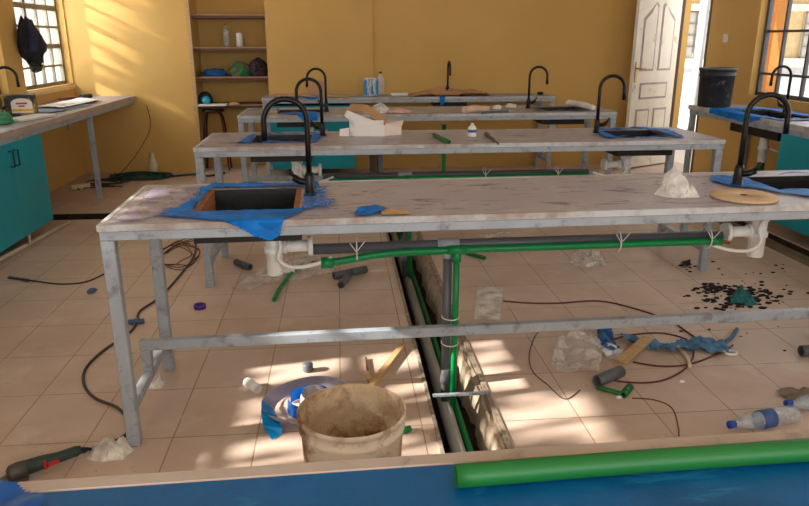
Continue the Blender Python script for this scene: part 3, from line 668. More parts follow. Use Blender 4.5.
tag(sheet(poly, .852, .008, .016, 30, seed=3).build('protective_film', bluesheer), 'sheer crumpled blue film around the foot of the front left tap', 'plastic film', 'blue protective films round the sinks')
tag(sheet(P([(352, 216), (360, 208), (376, 206), (390, 209), (380, 214), (364, 217)]), .852, .006, .012, 30, seed=5).build('film_scrap', blued), 'torn blue film scrap near the middle of the front table edge', 'plastic film')
tag(sheet(P([(380, 209), (408, 210), (412, 215), (380, 216)]), .852, .01, .001, 10, seed=6).build('bare_patch', wood), 'bare wood coloured patch beside the blue scrap on the front table', 'paper')
tag(sheet([(-.775, 2.37), (-.70, 2.365), (-.62, 2.46), (-.585, 2.62), (-.57, 2.9), (-.60, 2.965), (-.775, 2.955)], .852, .010, .007, 14, seed=71).build('lilac_film', clear_mat('lilac_film', (150, 146, 184), .8, .25)), 'wrinkled translucent lilac film on the left end of the front table', 'plastic film')
# right sink of front table
h1r = hole(T1, HR)
poly = [(1.60, 2.86), (1.66, 2.96), (1.78, 2.95), (2.3, 3.0), (2.3, 2.45), (1.95, 2.44), (1.84, 2.47), (1.74, 2.60), (1.70, 2.69), (1.62, 2.72)]
tag(sheet(poly, .852, .009, .010, 16, holes=[h1r], seed=7).build('protective_film', blued), 'wide blue film around the sink beside the wooden disc', 'plastic film', 'blue protective films round the sinks')
def ringfilm(t, h, w, label, seed, m=blued, drape=False, wr=None):
    a = hole(t, h); wr = wr or w
    poly = [(a[0]-w*1.4, a[2]-w*.6), (a[1]+wr*.6, a[2]-w*.8), (a[1]+wr*1.3, a[3]), (a[1]+wr*.4, a[3]+w), (a[0]+.05, a[3]+w*1.1), (a[0]-w*.5, a[3]+w*.3)]
    tag(sheet(poly, .852, .012, .012, 16, holes=[a], seed=seed).build('protective_film', m), label, 'plastic film', 'blue protective films round the sinks')
ringfilm(T2, (.30, .66, .17, .53), .06, 'blue film around the left sink of the second table', 11)
ringfilm(T2, (2.58, 2.94, .17, .53), .07, 'blue film around the right sink of the second table', 12, wr=.1)
ringfilm(T3, (2.58, 2.94, .17, .50), .06, 'dark blue film around the right sink of the third table', 13, m=mat('navy_film', (18, 44, 110), .3, var=.2, bump=.4))
f3 = (T3.location.x, T3.location.y-.004, math.tan(-.0053)); y3 = T3.location.y
poly = [(-.56, y3+.50), (-.1, y3+.48), (-.15, y3+.08), (-.18, y3-.06), (-.30, y3-.055), (-.38, y3+.02), (-.50, y3+.12)]
tag(sheet(poly, .852, .012, .014, 16, front=f3, holes=[hole(T3, (.30, .66, .17, .50))], seed=14).build('protective_film', blued), 'blue film draped over the front edge at the left sink of the third table', 'plastic film', 'blue protective films round the sinks')
f4 = (T4.location.x, T4.location.y-.004, -.004); y4 = T4.location.y
tag(sheet([(-.42, y4+.2), (-.20, y4+.25), (-.22, y4-.02), (-.30, y4-.03), (-.45, y4+.02)], .852, .012, .02, 16, front=f4, seed=15).build('protective_film', blued), 'blue film crumpled on the left of the table against the back wall', 'plastic film', 'blue protective films round the sinks')
tag(sheet([(1.06, y4+.03), (1.13, y4+.03), (1.125, y4-.09), (1.08, y4-.11)], .852, .008, .006, 20, front=f4, seed=16).build('film_strip', blued), 'narrow blue film strip hanging from the front edge of the back-wall table', 'plastic film')
# right bench film
a = (3.38, 3.70, 5.12, 5.80); poly = [(3.30, 5.0), (3.78, 5.05), (3.82, 5.86), (3.7, 6.0), (3.30, 5.98)]
mb = sheet([(p[1], -p[0]) for p in poly], .852, .012, .012, 16, front=None, holes=[(a[2], a[3], -a[1], -a[0])], seed=17)
for v in mb.b.verts: v.co = V((-v.co.y, v.co.x, v.co.z))
tag(mb.build('protective_film', blued), 'blue film around the sink of the right workbench', 'plastic film', 'blue protective films round the sinks')
mb = sheet([(5.18, -3.31), (5.98, -3.31), (5.98, -3.23), (5.4, -3.21), (5.2, -3.25)], .852, .01, .006, 16, seed=18)
for v in mb.b.verts:
    y_, x_ = v.co.x, -v.co.y; v.co = V((min(3.268, 3.268-(v.co.z-.852)), y_, .852-(3.268-x_)*1.0)) if x_ < 3.268 else V((x_, y_, v.co.z))
tag(mb.build('film_flap', blued), 'blue film flap folded over the front edge of the right workbench', 'plastic film')

# ------------------------------------------------------------------ things on the front table
def crumple_bag(name, c, spikes, m, label, seed, cat='plastic bag', group=None):
    """thin crumpled bag: faceted heap with peaks"""
    mb = MB(); N = 26; g = {}
    xs = [p[0] for p in spikes]; 
    for i in range(N+1):
        for j in range(N+1):
            u, v = i/N*2-1, j/N*2-1; rr_ = math.hypot(u, v)
            if rr_ > 1: u, v = u/rr_, v/rr_
            rim = min(1, (1-min(1, math.hypot(u, v)))*3)
            z_ = 0; x, y = u*spikes[0][3], v*spikes[0][4]
            for (px, py, h, *_r) in spikes:
                dd = math.hypot((x-px)/spikes[0][3], (y-py)/spikes[0][4]); z_ = max(z_, h*max(0, 1-dd*1.1)**.75*(1+.35*noise.noise(V((x*28, y*28, seed+4)))))
            z_ = z_*rim+.02*rim*noise.noise(V((x*40, y*40, seed)))+.012*rim*noise.noise(V((x*90, y*90, seed)))
            w = .012*noise.noise(V((x*30, y*30, seed+9)))
            g[i, j] = mb.b.verts.new((c[0]+x+w, c[1]+y-w, c[2]+max(.001, z_)))
    for i in range(N):
        for j in range(N): 
            q = (g[i, j], g[i+1, j], g[i+1, j+1], g[i, j+1]); 
            try: mb.b.faces.new(q[:3]); mb.b.faces.new((q[0], q[2], q[3]))
            except ValueError: pass
    return tag(mb.build(name, m, loc=c), label, cat, group)
crumple_bag('plastic_bag', (1.33, 2.60, .852), [(-.01, .02, .115, .085, .07), (.065, -.02, .045), (-.045, 0, .07)], clearw, 'large crumpled milky plastic bag standing on the front table', 1)
o = empty('wooden_disc', (1.565, 2.525, .852)); tag(o, 'flat round wooden disc with a small centre hole on the front table', 'disc')
k = MB(); k.lathe([(.118, 0), (.122, .003), (.122, .009), (.119, .012), (.012, .012), (.012, .004), (.001, .004)], n=40); k.build('disc_board', mat('disc_wood', (204, 172, 134), .65, var=.12, scale=8, stretch=(2, 10, 1)), o)
k = MB(); k.lathe([(.013, .0125), (.001, .0128)], n=16); k.build('centre_hole', mat('hole_dark', (90, 50, 36), .8), o)

# ------------------------------------------------------------------ things on the second table
def openbox(name, poly, z0, h, m, label, rz=0):
    pass
bx = empty('carton', (.20, 4.55, .852), math.radians(-8)); tag(bx, 'torn-open white cardboard carton with a brown inside on the second table', 'box')
k = MB(); k.box(-.13, .09, -.09, -.085, 0, .10); k.box(-.13, -.125, -.09, .06, 0, .11); k.box(.085, .09, -.09, .06, 0, .08); k.box(-.13, .09, .055, .06, 0, .10); k.box(-.13, .09, -.09, .06, 0, .004); k.build('carton_body', whitecard, bx)
k = MB(); k.bar((-.10, -.06, .155), (.09, -.03, .075), .13, .004, upv=(0, 1, .3)) if False else None
vs = [k.b.verts.new(p) for p in ((-.14, -.10, .165), (-.05, -.08, .155), (.10, -.095, .07), (.11, .04, .10), (-.03, .06, .185), (-.13, .03, .195))]; k.b.faces.new((vs[0], vs[1], vs[4], vs[5])); k.b.faces.new((vs[1], vs[2], vs[3], vs[4])); k.build('brown_flap', card, bx)
k = MB(); vs = [k.b.verts.new(p) for p in ((-.16, -.10, .13), (-.14, -.105, .165), (.10, -.1, .07), (.095, -.10, .0), (-.10, -.105, 0), (-.13, -.105, .05), (-.09, -.108, .075))]; k.b.faces.new(vs); k.build('side_flap', whitecard, bx)
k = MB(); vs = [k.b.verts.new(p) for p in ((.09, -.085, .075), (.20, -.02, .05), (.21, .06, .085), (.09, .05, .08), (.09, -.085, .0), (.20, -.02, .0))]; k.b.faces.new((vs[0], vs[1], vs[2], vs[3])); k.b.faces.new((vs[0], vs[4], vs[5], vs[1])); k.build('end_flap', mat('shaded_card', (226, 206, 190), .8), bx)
k = MB(); vs = [k.b.verts.new(p) for p in ((-.13, -.11, .0), (-.19, -.12, .005), (-.19, -.10, .045), (-.13, -.1, .055))]; k.b.faces.new(vs); k.build('torn_flap', whitecard, bx)
a, b = Z(434, 135, .865), Z(449, 142, .865); k = MB(); k.tube([a, b], .013, 14, hollow=.6); tag(k.build('pipe_offcut', green2), 'short light green pipe offcut on the second table', 'pipe')
bottle('glue_bottle', Z(472, 137, .852), .085, .027, whitep, whitecard, 'small white bottle with a blue label on the second table', labelm=mat('blue_label', (60, 90, 150), .5))
a, b = Z(486, 134, .862), Z(494, 140, .862); k = MB(); k.tube([a, b], .009, 8); k.tube([a-V((.0, 0, .0)), a+(b-a)*.25], .016, 6); k.tube([b, b+(b-a)*.4+V((0, -.03, -.004))], .006, 6); tag(k.build('metal_bolt', mat('old_steel', (110, 96, 90), .5, .6)), 'old steel bolt lying by the white bottle on the second table', 'bolt')

# ------------------------------------------------------------------ third table
def clump(name, px, py, z, r, m, label, seed, cat='plastic bag', amp=.4):
    p = Z(px, py, z); k = MB(); k.blob((0, 0, 0), r, amp, 8, 3, seed); o = k.build(name, m); o.location = p; return tag(o, label, cat)
clump('plastic_bag', 380, 113, .851, (.055, .05, .05), clearw, 'small milky plastic bag standing on the third table', 21)
clump('plastic_bag', 399, 113, .851, (.09, .04, .022), mat('pinkish_film', (214, 176, 150), .5, var=.2), 'flat pinkish plastic bag beside the milky one on the third table', 22)
a, b = Z(464, 110, .88), Z(489, 109, .88); k = MB(); k.tube(smoothpath([a, a+(b-a)*.4+V((0, .02, .004)), b], 5), [.028, .032, .031, .028, .030, .032, .03, .026, .028, .027, .024], 14); tag(k.build('plastic_roll', mat('pink_roll', (212, 176, 156), .6, var=.15, scale=20, bump=.8)), 'pinkish plastic roll lying on the third table', 'roll')
clump('packing_ball', 497, 109, .851, (.035, .03, .022), whitecard, 'white crumpled paper next to the pink roll', 24, 'paper')
clump('packing_ball', 511, 108, .851, (.045, .03, .024), mat('off_white_plastic', (222, 210, 200), .6), 'off-white crumpled wrapping just left of the third table right tap', 25, 'paper')
a, b = Z(482, 113, .86), Z(508, 111, .86); k = MB(); k.tube([a, b], .009, 8); tag(k.build('metal_rod', greyp), 'short dark grey rod on the third table in front of the pink roll', 'rod')
a, b = Z(568, 103, .885), Z(594, 108, .875); k = MB(); k.tube(smoothpath([a, a+(b-a)*.5+V((0, .01, .008)), b], 5), [.030, .033, .028, .030, .024, .028, .026, .028, .022, .025, .018], 12); tag(k.build('plastic_roll', mat('white_roll', (226, 214, 204), .6, var=.1, bump=.8)), 'white rolled plastic lying across the third table right sink', 'roll')

# ------------------------------------------------------------------ back-wall table
tn = empty('patterned_tin', (.345, 7.70, .852)); tag(tn, 'square blue and white patterned tin on the back-wall table', 'tin')
k = MB(); k.box(-.075, .075, -.06, .06, 0, .185, bev=.006); k.build('tin_body', mat('blue_white_print', (206, 206, 204), .5, spot=(30, 120, 170), spotamt=.48, sscale=16, stretch=(3, 3, .6)), tn)
k = MB(); k.box(-.076, -.05, -.0615, .0615, .02, .17); k.box(.052, .077, -.0615, .0615, .02, .17); k.build('blue_side_stripe', mat('tin_blue', (40, 130, 180), .5), tn)
k = MB(); k.box(-.055, .055, -.04, .04, .185, .192); k.build('tin_lid', whitecard, tn)
bottle('tall_bottle', (.46, 7.88, .852), .25, .042, mat('cream_bottle', (214, 198, 180), .5), mat('brown_cap', (110, 66, 44), .5), 'cream bottle with a brown cap behind the blue patterned tin')
def flatcard(pts, z, m, name, label, cat='cardboard', lift=.03, seed=0, cell=.012, amp=.01, freq=9):
    return tag(sheet(P(pts, z), z, cell, amp, freq, seed=seed).build(name, m), label, cat)
k = MB(); k.box(-.09, .09, -.012, .012, 0, .15); o = k.build('cardboard_box', card); o.location = (-.255, 7.93, .852); o.rotation_euler = (math.radians(-7), 0, .05); tag(o, 'brown cardboard piece propped near the left end of the back-wall table', 'cardboard')
k = MB(); k.box(-.2, .2, -.09, .09, 0, .02, bev=.004); o = k.build('cardboard_sheet', card); o.location = (-.50, 7.80, .853); o.rotation_euler.z = .06; tag(o, 'flat cardboard piece at the left end of the back-wall table', 'cardboard')
k = MB(); k.box(-.28, .28, -.05, .05, 0, .012, bev=.003); o = k.build('wood_board', wood); o.location = (-.12, 7.66, .853); tag(o, 'pale thin board near the front left of the back-wall table', 'board')
# folded cardboard with ridge at right
mb = MB(); N = 14
gr = {}
for i in range(N+1):
    for j in range(7):
        u = i/N; v = j/6; x = .80+u*.86; y = 7.62+v*.36; h = .012+.075*max(0, 1-abs(u-.42)*3.2)*(.5+.5*v)+.035*max(0, 1-abs(u-.8)*5)+.02*abs(noise.noise(V((u*7, v*4, 2))))
        gr[i, j] = mb.b.verts.new((x+.03*noise.noise(V((u*4, v*4, 1))), y, .853+h*(1 if 0 < i < N else .1)))
for i in range(N):
    for j in range(6): mb.b.faces.new((gr[i, j], gr[i+1, j], gr[i+1, j+1], gr[i, j+1]))
for e_ in list(gr.values()):
    if 1.0 < e_.co.x < 1.42 and e_.co.y < 7.97: e_.co.z = min(e_.co.z, .862) if e_.co.x < 1.3 else e_.co.z
tag(mb.build('brown_paper', card), 'large sheet of creased brown wrapping paper beside the back-wall sink', 'paper')
k = MB(); k.box(-.03, .03, -.02, .02, 0, .03, bev=.006); o = k.build('black_clip', blackm); o.location = tmap(T4, 3.03, .2, .852); tag(o, 'small black block at the right end of the back-wall table', 'clip')
k = MB(); k.tube([(-.08, 0, .018), (.10, .02, .018)], .018, 10); o = k.build('paper_roll', whitecard); o.location = (.64, 7.66, .852); tag(o, 'small white roll right of the blue patterned tin', 'roll')

# ------------------------------------------------------------------ right bench bucket, switch
bk = empty('black_bucket', (3.42, 6.20, .852)); tag(bk, 'tall black plastic bucket splashed with plaster on the right workbench', 'bucket')
blk = mat('splashed_black_plastic', (46, 46, 48), .5, var=.3, scale=20, spot=(150, 148, 144), spotamt=.33, sscale=9)
k = MB(); k.lathe([(.136, 0), (.142, .005), (.150, .27), (.158, .272), (.158, .285), (.152, .286), (.154, .32), (.162, .322), (.162, .336), (.152, .338), (.148, .33), (.136, .012), (.001, .012)], n=32); k.build('bucket_body', blk, bk)
k = MB(); k.lathe([(.163, .335), (.166, .338), (.150, .345), (.148, .338)], n=32, top=False, bot=False); k.build('rim', mat('dusty_rim', (120, 118, 112), .6, var=.3), bk)
k = MB(); k.box(0, .012, -.04, .04, 0, .08, bev=.003); o = k.build('light_switch', whitecard); sw = X(726, 38, XR); o.location = (XR-.012, sw.y, sw.z-.04); tag(o, 'white light switch on the wall between the doorway and the window', 'switch')
k = MB(); k.box(0, .02, -.045, .045, 0, .09, bev=.004); o = k.build('wall_socket', mat('grey_socket', (190, 176, 150), .5)); o.location = (XL, 7.75, .52); tag(o, 'small socket box on the left wall under the workbench', 'socket')

# ------------------------------------------------------------------ left bench things
# jacket hanging on the window bars
mb = MB(); lv = [(1.63, 6.84, .03, .02), (1.59, 6.87, .08, .045), (1.53, 6.90, .14, .06), (1.46, 6.93, .19, .07), (1.40, 6.96, .23, .075), (1.35, 6.97, .215, .075), (1.31, 6.94, .15, .07), (1.27, 6.96, .09, .06), (1.22, 6.97, .075, .05)]
rings = []
for (z_, yc, wy_, wx_) in lv:
    rings.append([mb.b.verts.new((-2.80+wx_*math.cos(a)*(1+.0)*(1+.25*math.sin(a*7+z_*9)), yc+wy_*math.sin(a)*(1+.10*math.sin(a*5+z_*20)), z_+.02*math.sin(a*3))) for a in [2*PI*i/36 for i in range(36)]])
for a, b in zip(rings, rings[1:]):
    for i in range(36): mb.b.faces.new((a[i], a[(i+1) % 36], b[(i+1) % 36], b[i])).smooth = True
mb.b.faces.new(rings[0]); mb.b.faces.new(rings[-1])
jk = tag(empty('jacket', (-2.80, 7.05, 1.1)), 'dark jacket hanging from the bars of the left window', 'jacket')
o = mb.build('jacket_body', mat('black_cloth', (34, 32, 40), .9, var=.5, scale=18, bump=.6), None, loc=jk.location); o.location = (0, 0, 0); o.parent = jk
k = MB(); k.blob((0, -.08, .11), (.05, .085, .06), .2, 6, 3, 3, flat=False); k.build('hood', mat('olive_cloth', (60, 58, 52), .9), jk)
k = MB(); k.tube(smoothpath([(.07, -.26, .24), (.08, -.24, .38), (.04, -.20, .5)]), [.035]*8+[.04]*9 if False else .035, 10); k.build('sleeve', mat('navy_cloth', (46, 46, 72), .9, var=.3), jk)
k = MB(); k.tube([(-2.84, 7.0, 1.66), (-2.85, 6.98, 2.3)], .004, 6); tag(k.build('hanging_cord', cablem), 'thin cord running up the left window bars above the jacket', 'cord')
# boxy package with arch label
pk = empty('product_package', (-2.55, 5.95, .852), math.radians(18)); tag(pk, 'yellow and black package with a white arched label on the left workbench', 'box')
k = MB(); k.box(-.11, .11, -.07, .07, 0, .17, bev=.006); k.build('package_box', mat('black_yellow_print', (40, 34, 30), .5, spot=(196, 160, 40), spotamt=.42, sscale=8), pk)
pl = [(-.065, .03), (.085, .03), (.085, .11)]+[(.01+.075*math.cos(a), .11+.035*math.sin(a)) for a in [PI*i/8 for i in range(1, 8)]]+[(-.065, .11)]
mb = MB(); mb.prism(pl, .0705, .0725)
for v in mb.b.verts: v.co = V((v.co.x, -v.co.z, v.co.y))
mb.build('white_label', whitecard, pk)
k = MB(); k.box(-.065, .085, -.0735, -.0725, .045, .062); k.build('yellow_stripe', mat('label_yellow', (230, 180, 40), .5), pk)
k = MB(); k.box(-.03, .05, -.0735, -.0725, .098, .112); k.box(-.015, .03, -.0735, -.0725, .078, .090); k.build('red_lettering', mat('label_red', (190, 50, 50), .5), pk)
k = MB(); k.box(-.08, .08, -.06, .06, 0, .16, bev=.01); o = k.build('tool_case', mat('olive_black_print', (70, 66, 40), .6, spot=(170, 160, 80), spotamt=.42, sscale=12)); o.location = (-2.72, 5.80, .852); o.rotation_euler.z = .3; tag(o, 'olive and black box behind the labelled package on the left workbench', 'box')
blobthing('green_bag', (-2.50, 5.42, .852), (.09, .09, .06), mat('green_bag_plastic', (60, 140, 100), .5, var=.3), 'crumpled green bag at the near end of the left workbench', 'bag', seed=6)
k = MB(); k.tube(smoothpath([(-2.6, 5.55, .862), (-2.5, 5.7, .87), (-2.45, 5.95, .862), (-2.35, 6.3, .86), (-2.5, 6.6, .862), (-2.62, 7.0, .86), (-2.5, 7.3, .865)]), .006, 6); k.tube(smoothpath([(-2.7, 6.4, .86), (-2.5, 6.8, .87), (-2.4, 7.1, .86), (-2.45, 7.5, .86)]), .005, 6); tag(k.build('loose_cable', cablem), 'dark loose cable trailing along the left workbench', 'cable')
tag(sheet([(-2.75, 6.15), (-2.42, 6.10), (-2.30, 6.9), (-2.45, 7.0), (-2.68, 6.8)], .852, .02, .012, 10, seed=31).build('blue_paper', mat('grey_blue_paper', (110, 130, 150), .6, var=.3)), 'grey-blue sheet lying flat on the left workbench', 'paper')
tag(sheet([(-2.7, 6.6), (-2.42, 6.45), (-2.36, 7.3), (-2.62, 7.5)], .866, .02, .012, 10, seed=32).build('white_paper', whitecard), 'white paper sheet lying over the grey-blue one on the left workbench', 'paper')
k = MB(); k.tube([(-2.74, 7.25, .88), (-2.60, 7.55, .88)], .014, 10); k.tube([(-2.62, 7.5, .88), (-2.56, 7.62, .885)], .024, 10, mi=1); tag(k.build('hand_tool', [mat('maroon_grip', (110, 50, 50), .5), mat('slate_head', (50, 62, 72), .5)]), 'small tool with a red grip near the far end of the left workbench', 'tool')
k = MB(); k.box(-.08, .08, -.2, .2, 0, .02, bev=.003); o = k.build('white_tray', whitecard); o.location = (-2.40, 5.72, .853); o.rotation_euler.z = -.25; tag(o, 'narrow white slab in front of the labelled package on the left workbench', 'tray')

# ------------------------------------------------------------------ floor clutter, left and back
mb = MB()
for i in range(9):
    rx, ry = .33-.022*i+.02*math.sin(i*2), .26-.018*i; cx, cy = -2.18+.02*math.sin(i*3), 7.72+.02*math.cos(i*2)
    mb.tube([(cx+rx*math.cos(a), cy+ry*math.sin(a)*.8, .012+.008*(i % 3)+.004*math.sin(a*3+i)) for a in [2*PI*j/40 for j in range(40)]], .010, 8, closed=True)
mb.tube(smoothpath([(-1.85, 7.7, .012), (-1.6, 7.8, .012), (-1.45, 7.7, .012), (-1.3, 7.85, .012)]), .01, 8)
tag(mb.build('hose_coil', mat('dark_green_hose', (14, 60, 50), .6, var=.3)), 'dark green coil of hose on the floor by the back wall', 'hose')
k = MB(); k.lathe([(.05, 0), (.05, .10), (.02, .19), (.018, .23), (.001, .232)], n=16); o = k.build('plastic_jug', mat('cream_plastic', (226, 208, 176), .5)); o.location = (-2.10, 7.98, 0); tag(o, 'cream plastic bottle standing against the back wall behind the hose coil', 'bottle')
k = MB(); k.box(-.09, .09, -.05, .05, 0, .055, bev=.01); o = k.build('foam_block', mat('cream_foam', (218, 196, 160), .8)); o.location = (-2.62, 7.16, 0); o.rotation_euler.z = .3; tag(o, 'pale block on the floor under the left workbench', 'block')
mb = MB()
for i in range(5):
    r = random.Random(i); pts = [(-2.45+r.uniform(-.25, .25)+.02*j, 7.1+j*.13+r.uniform(-.1, .1), .01+.02*r.random()) for j in range(6)]
    mb.tube(smoothpath(pts), .006, 6)
mb.tube(smoothpath([(-2.4, 7.5, .01), (-2.2, 7.7, .25), (-2.1, 8.0, .5), (-2.12, 8.04, .75)]), .004, 6)
tag(mb.build('cable_tangle', cablem), 'tangle of dark cables on the floor by the left workbench leg', 'cable')
def floortube(name, px, r, m, label, cat='cable', z=None, n=6, **kw):
    z = z if z is not None else r; mb = MB(); mb.tube(smoothpath([Z(x, y, z) for x, y in px], n), r, 8, **kw); return tag(mb.build(name, m), label, cat)
floortube('rubber_strip', [(8, 278), (35, 281), (60, 284), (85, 282), (104, 274)], .005, cablem, 'dark strip lying on the open floor left of the front table')
k = sheet([tuple(Z(*p)[:2]) for p in [(8, 276), (30, 279), (30, 284), (8, 279)]], 0, .01, .004, 12); tag(k.build('flat_blade', greyp), 'flat grey scrap at the tip of the dark floor strip', 'scrap')
clump('blue_clip', 92, 292, 0, (.025, .04, .014), mat('slate_blue', (74, 96, 130), .5), 'small blue-grey scrap on the left floor beside the dark strip', 41, 'scrap', .2)
a, b = Z(128, 322, .014), Z(144, 321, .014); k = MB(); k.tube([a, b], .014, 8); k.tube([a+(b-a)*.4+V((0, .03, 0)), a+(b-a)*.4-V((0, .03, 0))], .008, 8); tag(k.build('cable_clip', mat('slate_blue', (74, 96, 130))), 'blue-grey connector on the long cable behind the front table leg', 'connector')
floortube('power_cable', [(82, 452), (105, 445), (124, 436), (130, 425), (118, 408), (95, 398), (84, 384), (86, 368), (104, 350), (128, 334), (137, 322), (140, 311), (160, 297), (180, 275), (194, 256), (196, 242)], .0065, mat('grey_power_cable', (70, 60, 58), .5), 'long dark power cable snaking from the angle grinder across the floor')
mb = MB()
for i in range(4):
    r = random.Random(i+50); pts = [(x+r.uniform(-8, 8), y+r.uniform(-4, 4)) for x, y in [(165, 250), (178, 243), (192, 250), (188, 262), (170, 268), (160, 258), (175, 246), (195, 240)]]
    mb.tube(smoothpath([Z(x, y, .006+.01*r.random()) for x, y in pts]), .003, 6)
tag(mb.build('wire_tangle', redm), 'tangle of thin reddish wire on the floor beneath the front table left end', 'wire')
k = MB(); pr_ = Z(200, 308, 0); k.lathe([(.026, 0), (.034, 0), (.034, .022), (.026, .022), (.026, 0)], n=20); o = k.build('tape_ring', mat('purple_plastic', (74, 36, 130), .4)); o.location = pr_; tag(o, 'small purple tape ring on the floor left of the traps', 'tape roll')
a, b = Z(236, 262, .024), Z(250, 267, .024); k = MB(); k.tube([a, b], .022, 14, hollow=.8); tag(k.build('pipe_offcut', greyp), 'short dark grey pipe piece on the floor beside the second table left leg', 'pipe')
# green long pipe + grey branch pipe under the table
floortube('pipe_offcut', [(274, 300), (280, 288), (290, 275), (302, 265)], .012, green, 'bent green pipe offcut on the floor behind the front left trap', 'pipe')
br_ = empty('branch_fitting', Z(350, 275, .028), 0); tag(br_, 'dark grey angled branch fitting on the floor under the front table', 'pipe fitting')
c0 = Z(350, 275, .028); a, b, c_ = Z(334, 276, .028)-c0, Z(366, 269, .028)-c0, Z(341, 285, .028)-c0
k = MB(); k.tube([a, b], .024, 16, hollow=.8); k.build('main_tube', greyp, br_); k = MB(); k.tube([(a+b)*.4, c_], .022, 14, hollow=.8); k.build('side_tube', greyp, br_)
tag(sheet([tuple(Z(*p)[:2]) for p in [(230, 290), (262, 270), (300, 255), (345, 262), (330, 275), (280, 285), (245, 292)]], 0.001, .014, .022, 14, seed=42).build('plastic_sheet', clear), 'crumpled clear plastic sheet on the floor behind the front left trap', 'plastic sheet')
k = MB(); k.box(-.04, .04, -.03, .03, 0, .03, bev=.004); o = k.build('white_box', whitecard); o.location = Z(288, 272, .012); o.rotation_euler.z = .2; tag(o, 'little white box resting on the clear plastic sheet', 'box')

# bucket and coil in front
bu = empty('plaster_bucket', (.012, 1.93, 0)); tag(bu, 'round cream bucket caked with brown mud, standing in front of the blue desk', 'bucket')
mud = mat('muddy_cream_plastic', (216, 204, 186), .7, var=.12, scale=7, spot=(130, 88, 54), spotamt=.46, sscale=5)
mudin = mat('dried_mud', (206, 182, 150), .9, var=.15, scale=10, spot=(140, 90, 46), spotamt=.47, sscale=5, bump=1, bscale=30)
k = MB(); k.lathe([(.140, 0), (.146, .006), (.160, .285), (.166, .29), (.166, .300), (.161, .302), (.163, .328), (.170, .331), (.170, .343), (.165, .346)], n=48, top=False); k.build('bucket_body', mud, bu)
k = MB(); k.lathe([(.165, .346), (.160, .342), (.155, .28), (.150, .17), (.146, .12), (.10, .09), (.001, .075)], n=48, bot=False)
for v in k.b.verts:
    if v.co.z < .3: v.co += V((noise.noise(v.co*30), noise.noise(v.co*30+V((5, 0, 0))), noise.noise(v.co*22)))*.008
k.build('mud_lining', mudin, bu)
silver = mat('silver_foil', (206, 206, 212), .28, .35, var=.1); bluef = mat('blue_foil', (10, 110, 215), .28, .1, var=.12)
def ribbon(mb, pts, h, flare, mi_out=0, mi_in=1, th=.0015):
    n = len(pts); rows = []
    for i, p in enumerate(pts):
        p = V(p); t = (V(pts[min(n-1, i+1)])-V(pts[max(0, i-1)])).normalized(); nr = V((t.y, -t.x, 0))
        rows.append((p, p+V((0, 0, h))+nr*flare, nr))
    for side, mi in ((1, mi_out), (-1, mi_in)):
        vs = [(mb.b.verts.new(a+nr*th*side), mb.b.verts.new(b+nr*th*side)) for a, b, nr in rows]
        for (a, b), (c, d_) in zip(vs, vs[1:]):
            f = mb.b.faces.new((a, c, d_, b)); f.smooth = True; f.material_index = mi
cc = Z(309, 409, 0)
co_ = empty('foil_coil', cc); tag(co_, 'loose coil of blue and silver edging strip on the floor behind the bucket', 'coil')
mb = MB()
ribbon(mb, [(.138*math.cos(a), .155*math.sin(a), .004+.008*(1+math.sin(a*2))) for a in [math.radians(205)-2*PI*.97*i/70 for i in range(71)]], .03, -.05)
mb.build('outer_turn', [mat('silver_foil_lilac', (168, 160, 178), .3, .3, var=.25, scale=10), silver], co_)
mb = MB(); ribbon(mb, [((.100-.004*i/40)*math.cos(a)+.01, (.100-.004*i/40)*math.sin(a), .003) for i, a in [(i, math.radians(150)-2*PI*.93*i/44) for i in range(45)]], .055, .004); mb.build('middle_turn', [bluef, bluef], co_)
mb = MB(); ribbon(mb, [(.060*math.cos(a)+.02, .078*math.sin(a)+.015, .006) for a in [math.radians(260)-2*PI*.9*i/40 for i in range(41)]], .06, .012); mb.build('inner_turn', [silver, mat('white_foil', (232, 226, 220), .4)], co_)
mb = MB(); q = [[Z(x, y, z)-cc for x, y, z in row] for row in (((262, 400, .045), (273, 406, .01)), ((261, 412, .05), (279, 420, .02)), ((263, 426, .03), (283, 428, .02)), ((272, 440, .004), (281, 434, .004)))]
vs = [[mb.b.verts.new(p) for p in row] for row in q]
for a_, b_ in zip(vs, vs[1:]): mb.b.faces.new((a_[0], a_[1], b_[1], b_[0]))
mb.build('loose_tail', mat('bright_blue_foil', (0, 150, 226), .25, .1, var=.1), co_)
a, b = Z(247, 382, .022), Z(258, 389, .022); k = MB(); k.tube([a, b], .021, 18, hollow=.86); tag(k.build('pipe_offcut', whitep), 'short white pipe piece on the floor left of the foil coil', 'pipe')
k = MB(); k.lathe([(.02, 0), (.024, .005), (.024, .035), (.018, .04), (.001, .04)], n=16); o = k.build('grey_stopper', greyp); o.location = Z(308, 371, 0); tag(o, 'small dark grey pipe cap on the floor behind the foil coil', 'cap')
a, b = Z(370, 388, .012), Z(403, 345, .012); k = MB(); k.bar(a, b, .028, .022); tag(k.build('wood_batten', wood), 'pale wooden batten lying on the floor behind the bucket', 'wood strip')
a, b = Z(369, 384, .008), Z(366, 358, .008); k = MB(); k.bar(a, b, .008, .012); tag(k.build('wood_splinter', darkwood), 'thin dark stick beside the wooden batten behind the bucket', 'stick')
a, b = Z(366, 372, .01), Z(372, 384, .01); k = MB(); k.bar(a, b, .02, .012); tag(k.build('wood_offcut', wood), 'short wooden offcut crossing the batten behind the bucket', 'wood strip')
a, b = Z(402, 431, .012), Z(410, 428, .012); k = MB(); k.tube([a, b], .012, 12, hollow=.6); tag(k.build('pipe_offcut', green), 'green pipe end on the floor just right of the muddy bucket', 'pipe')
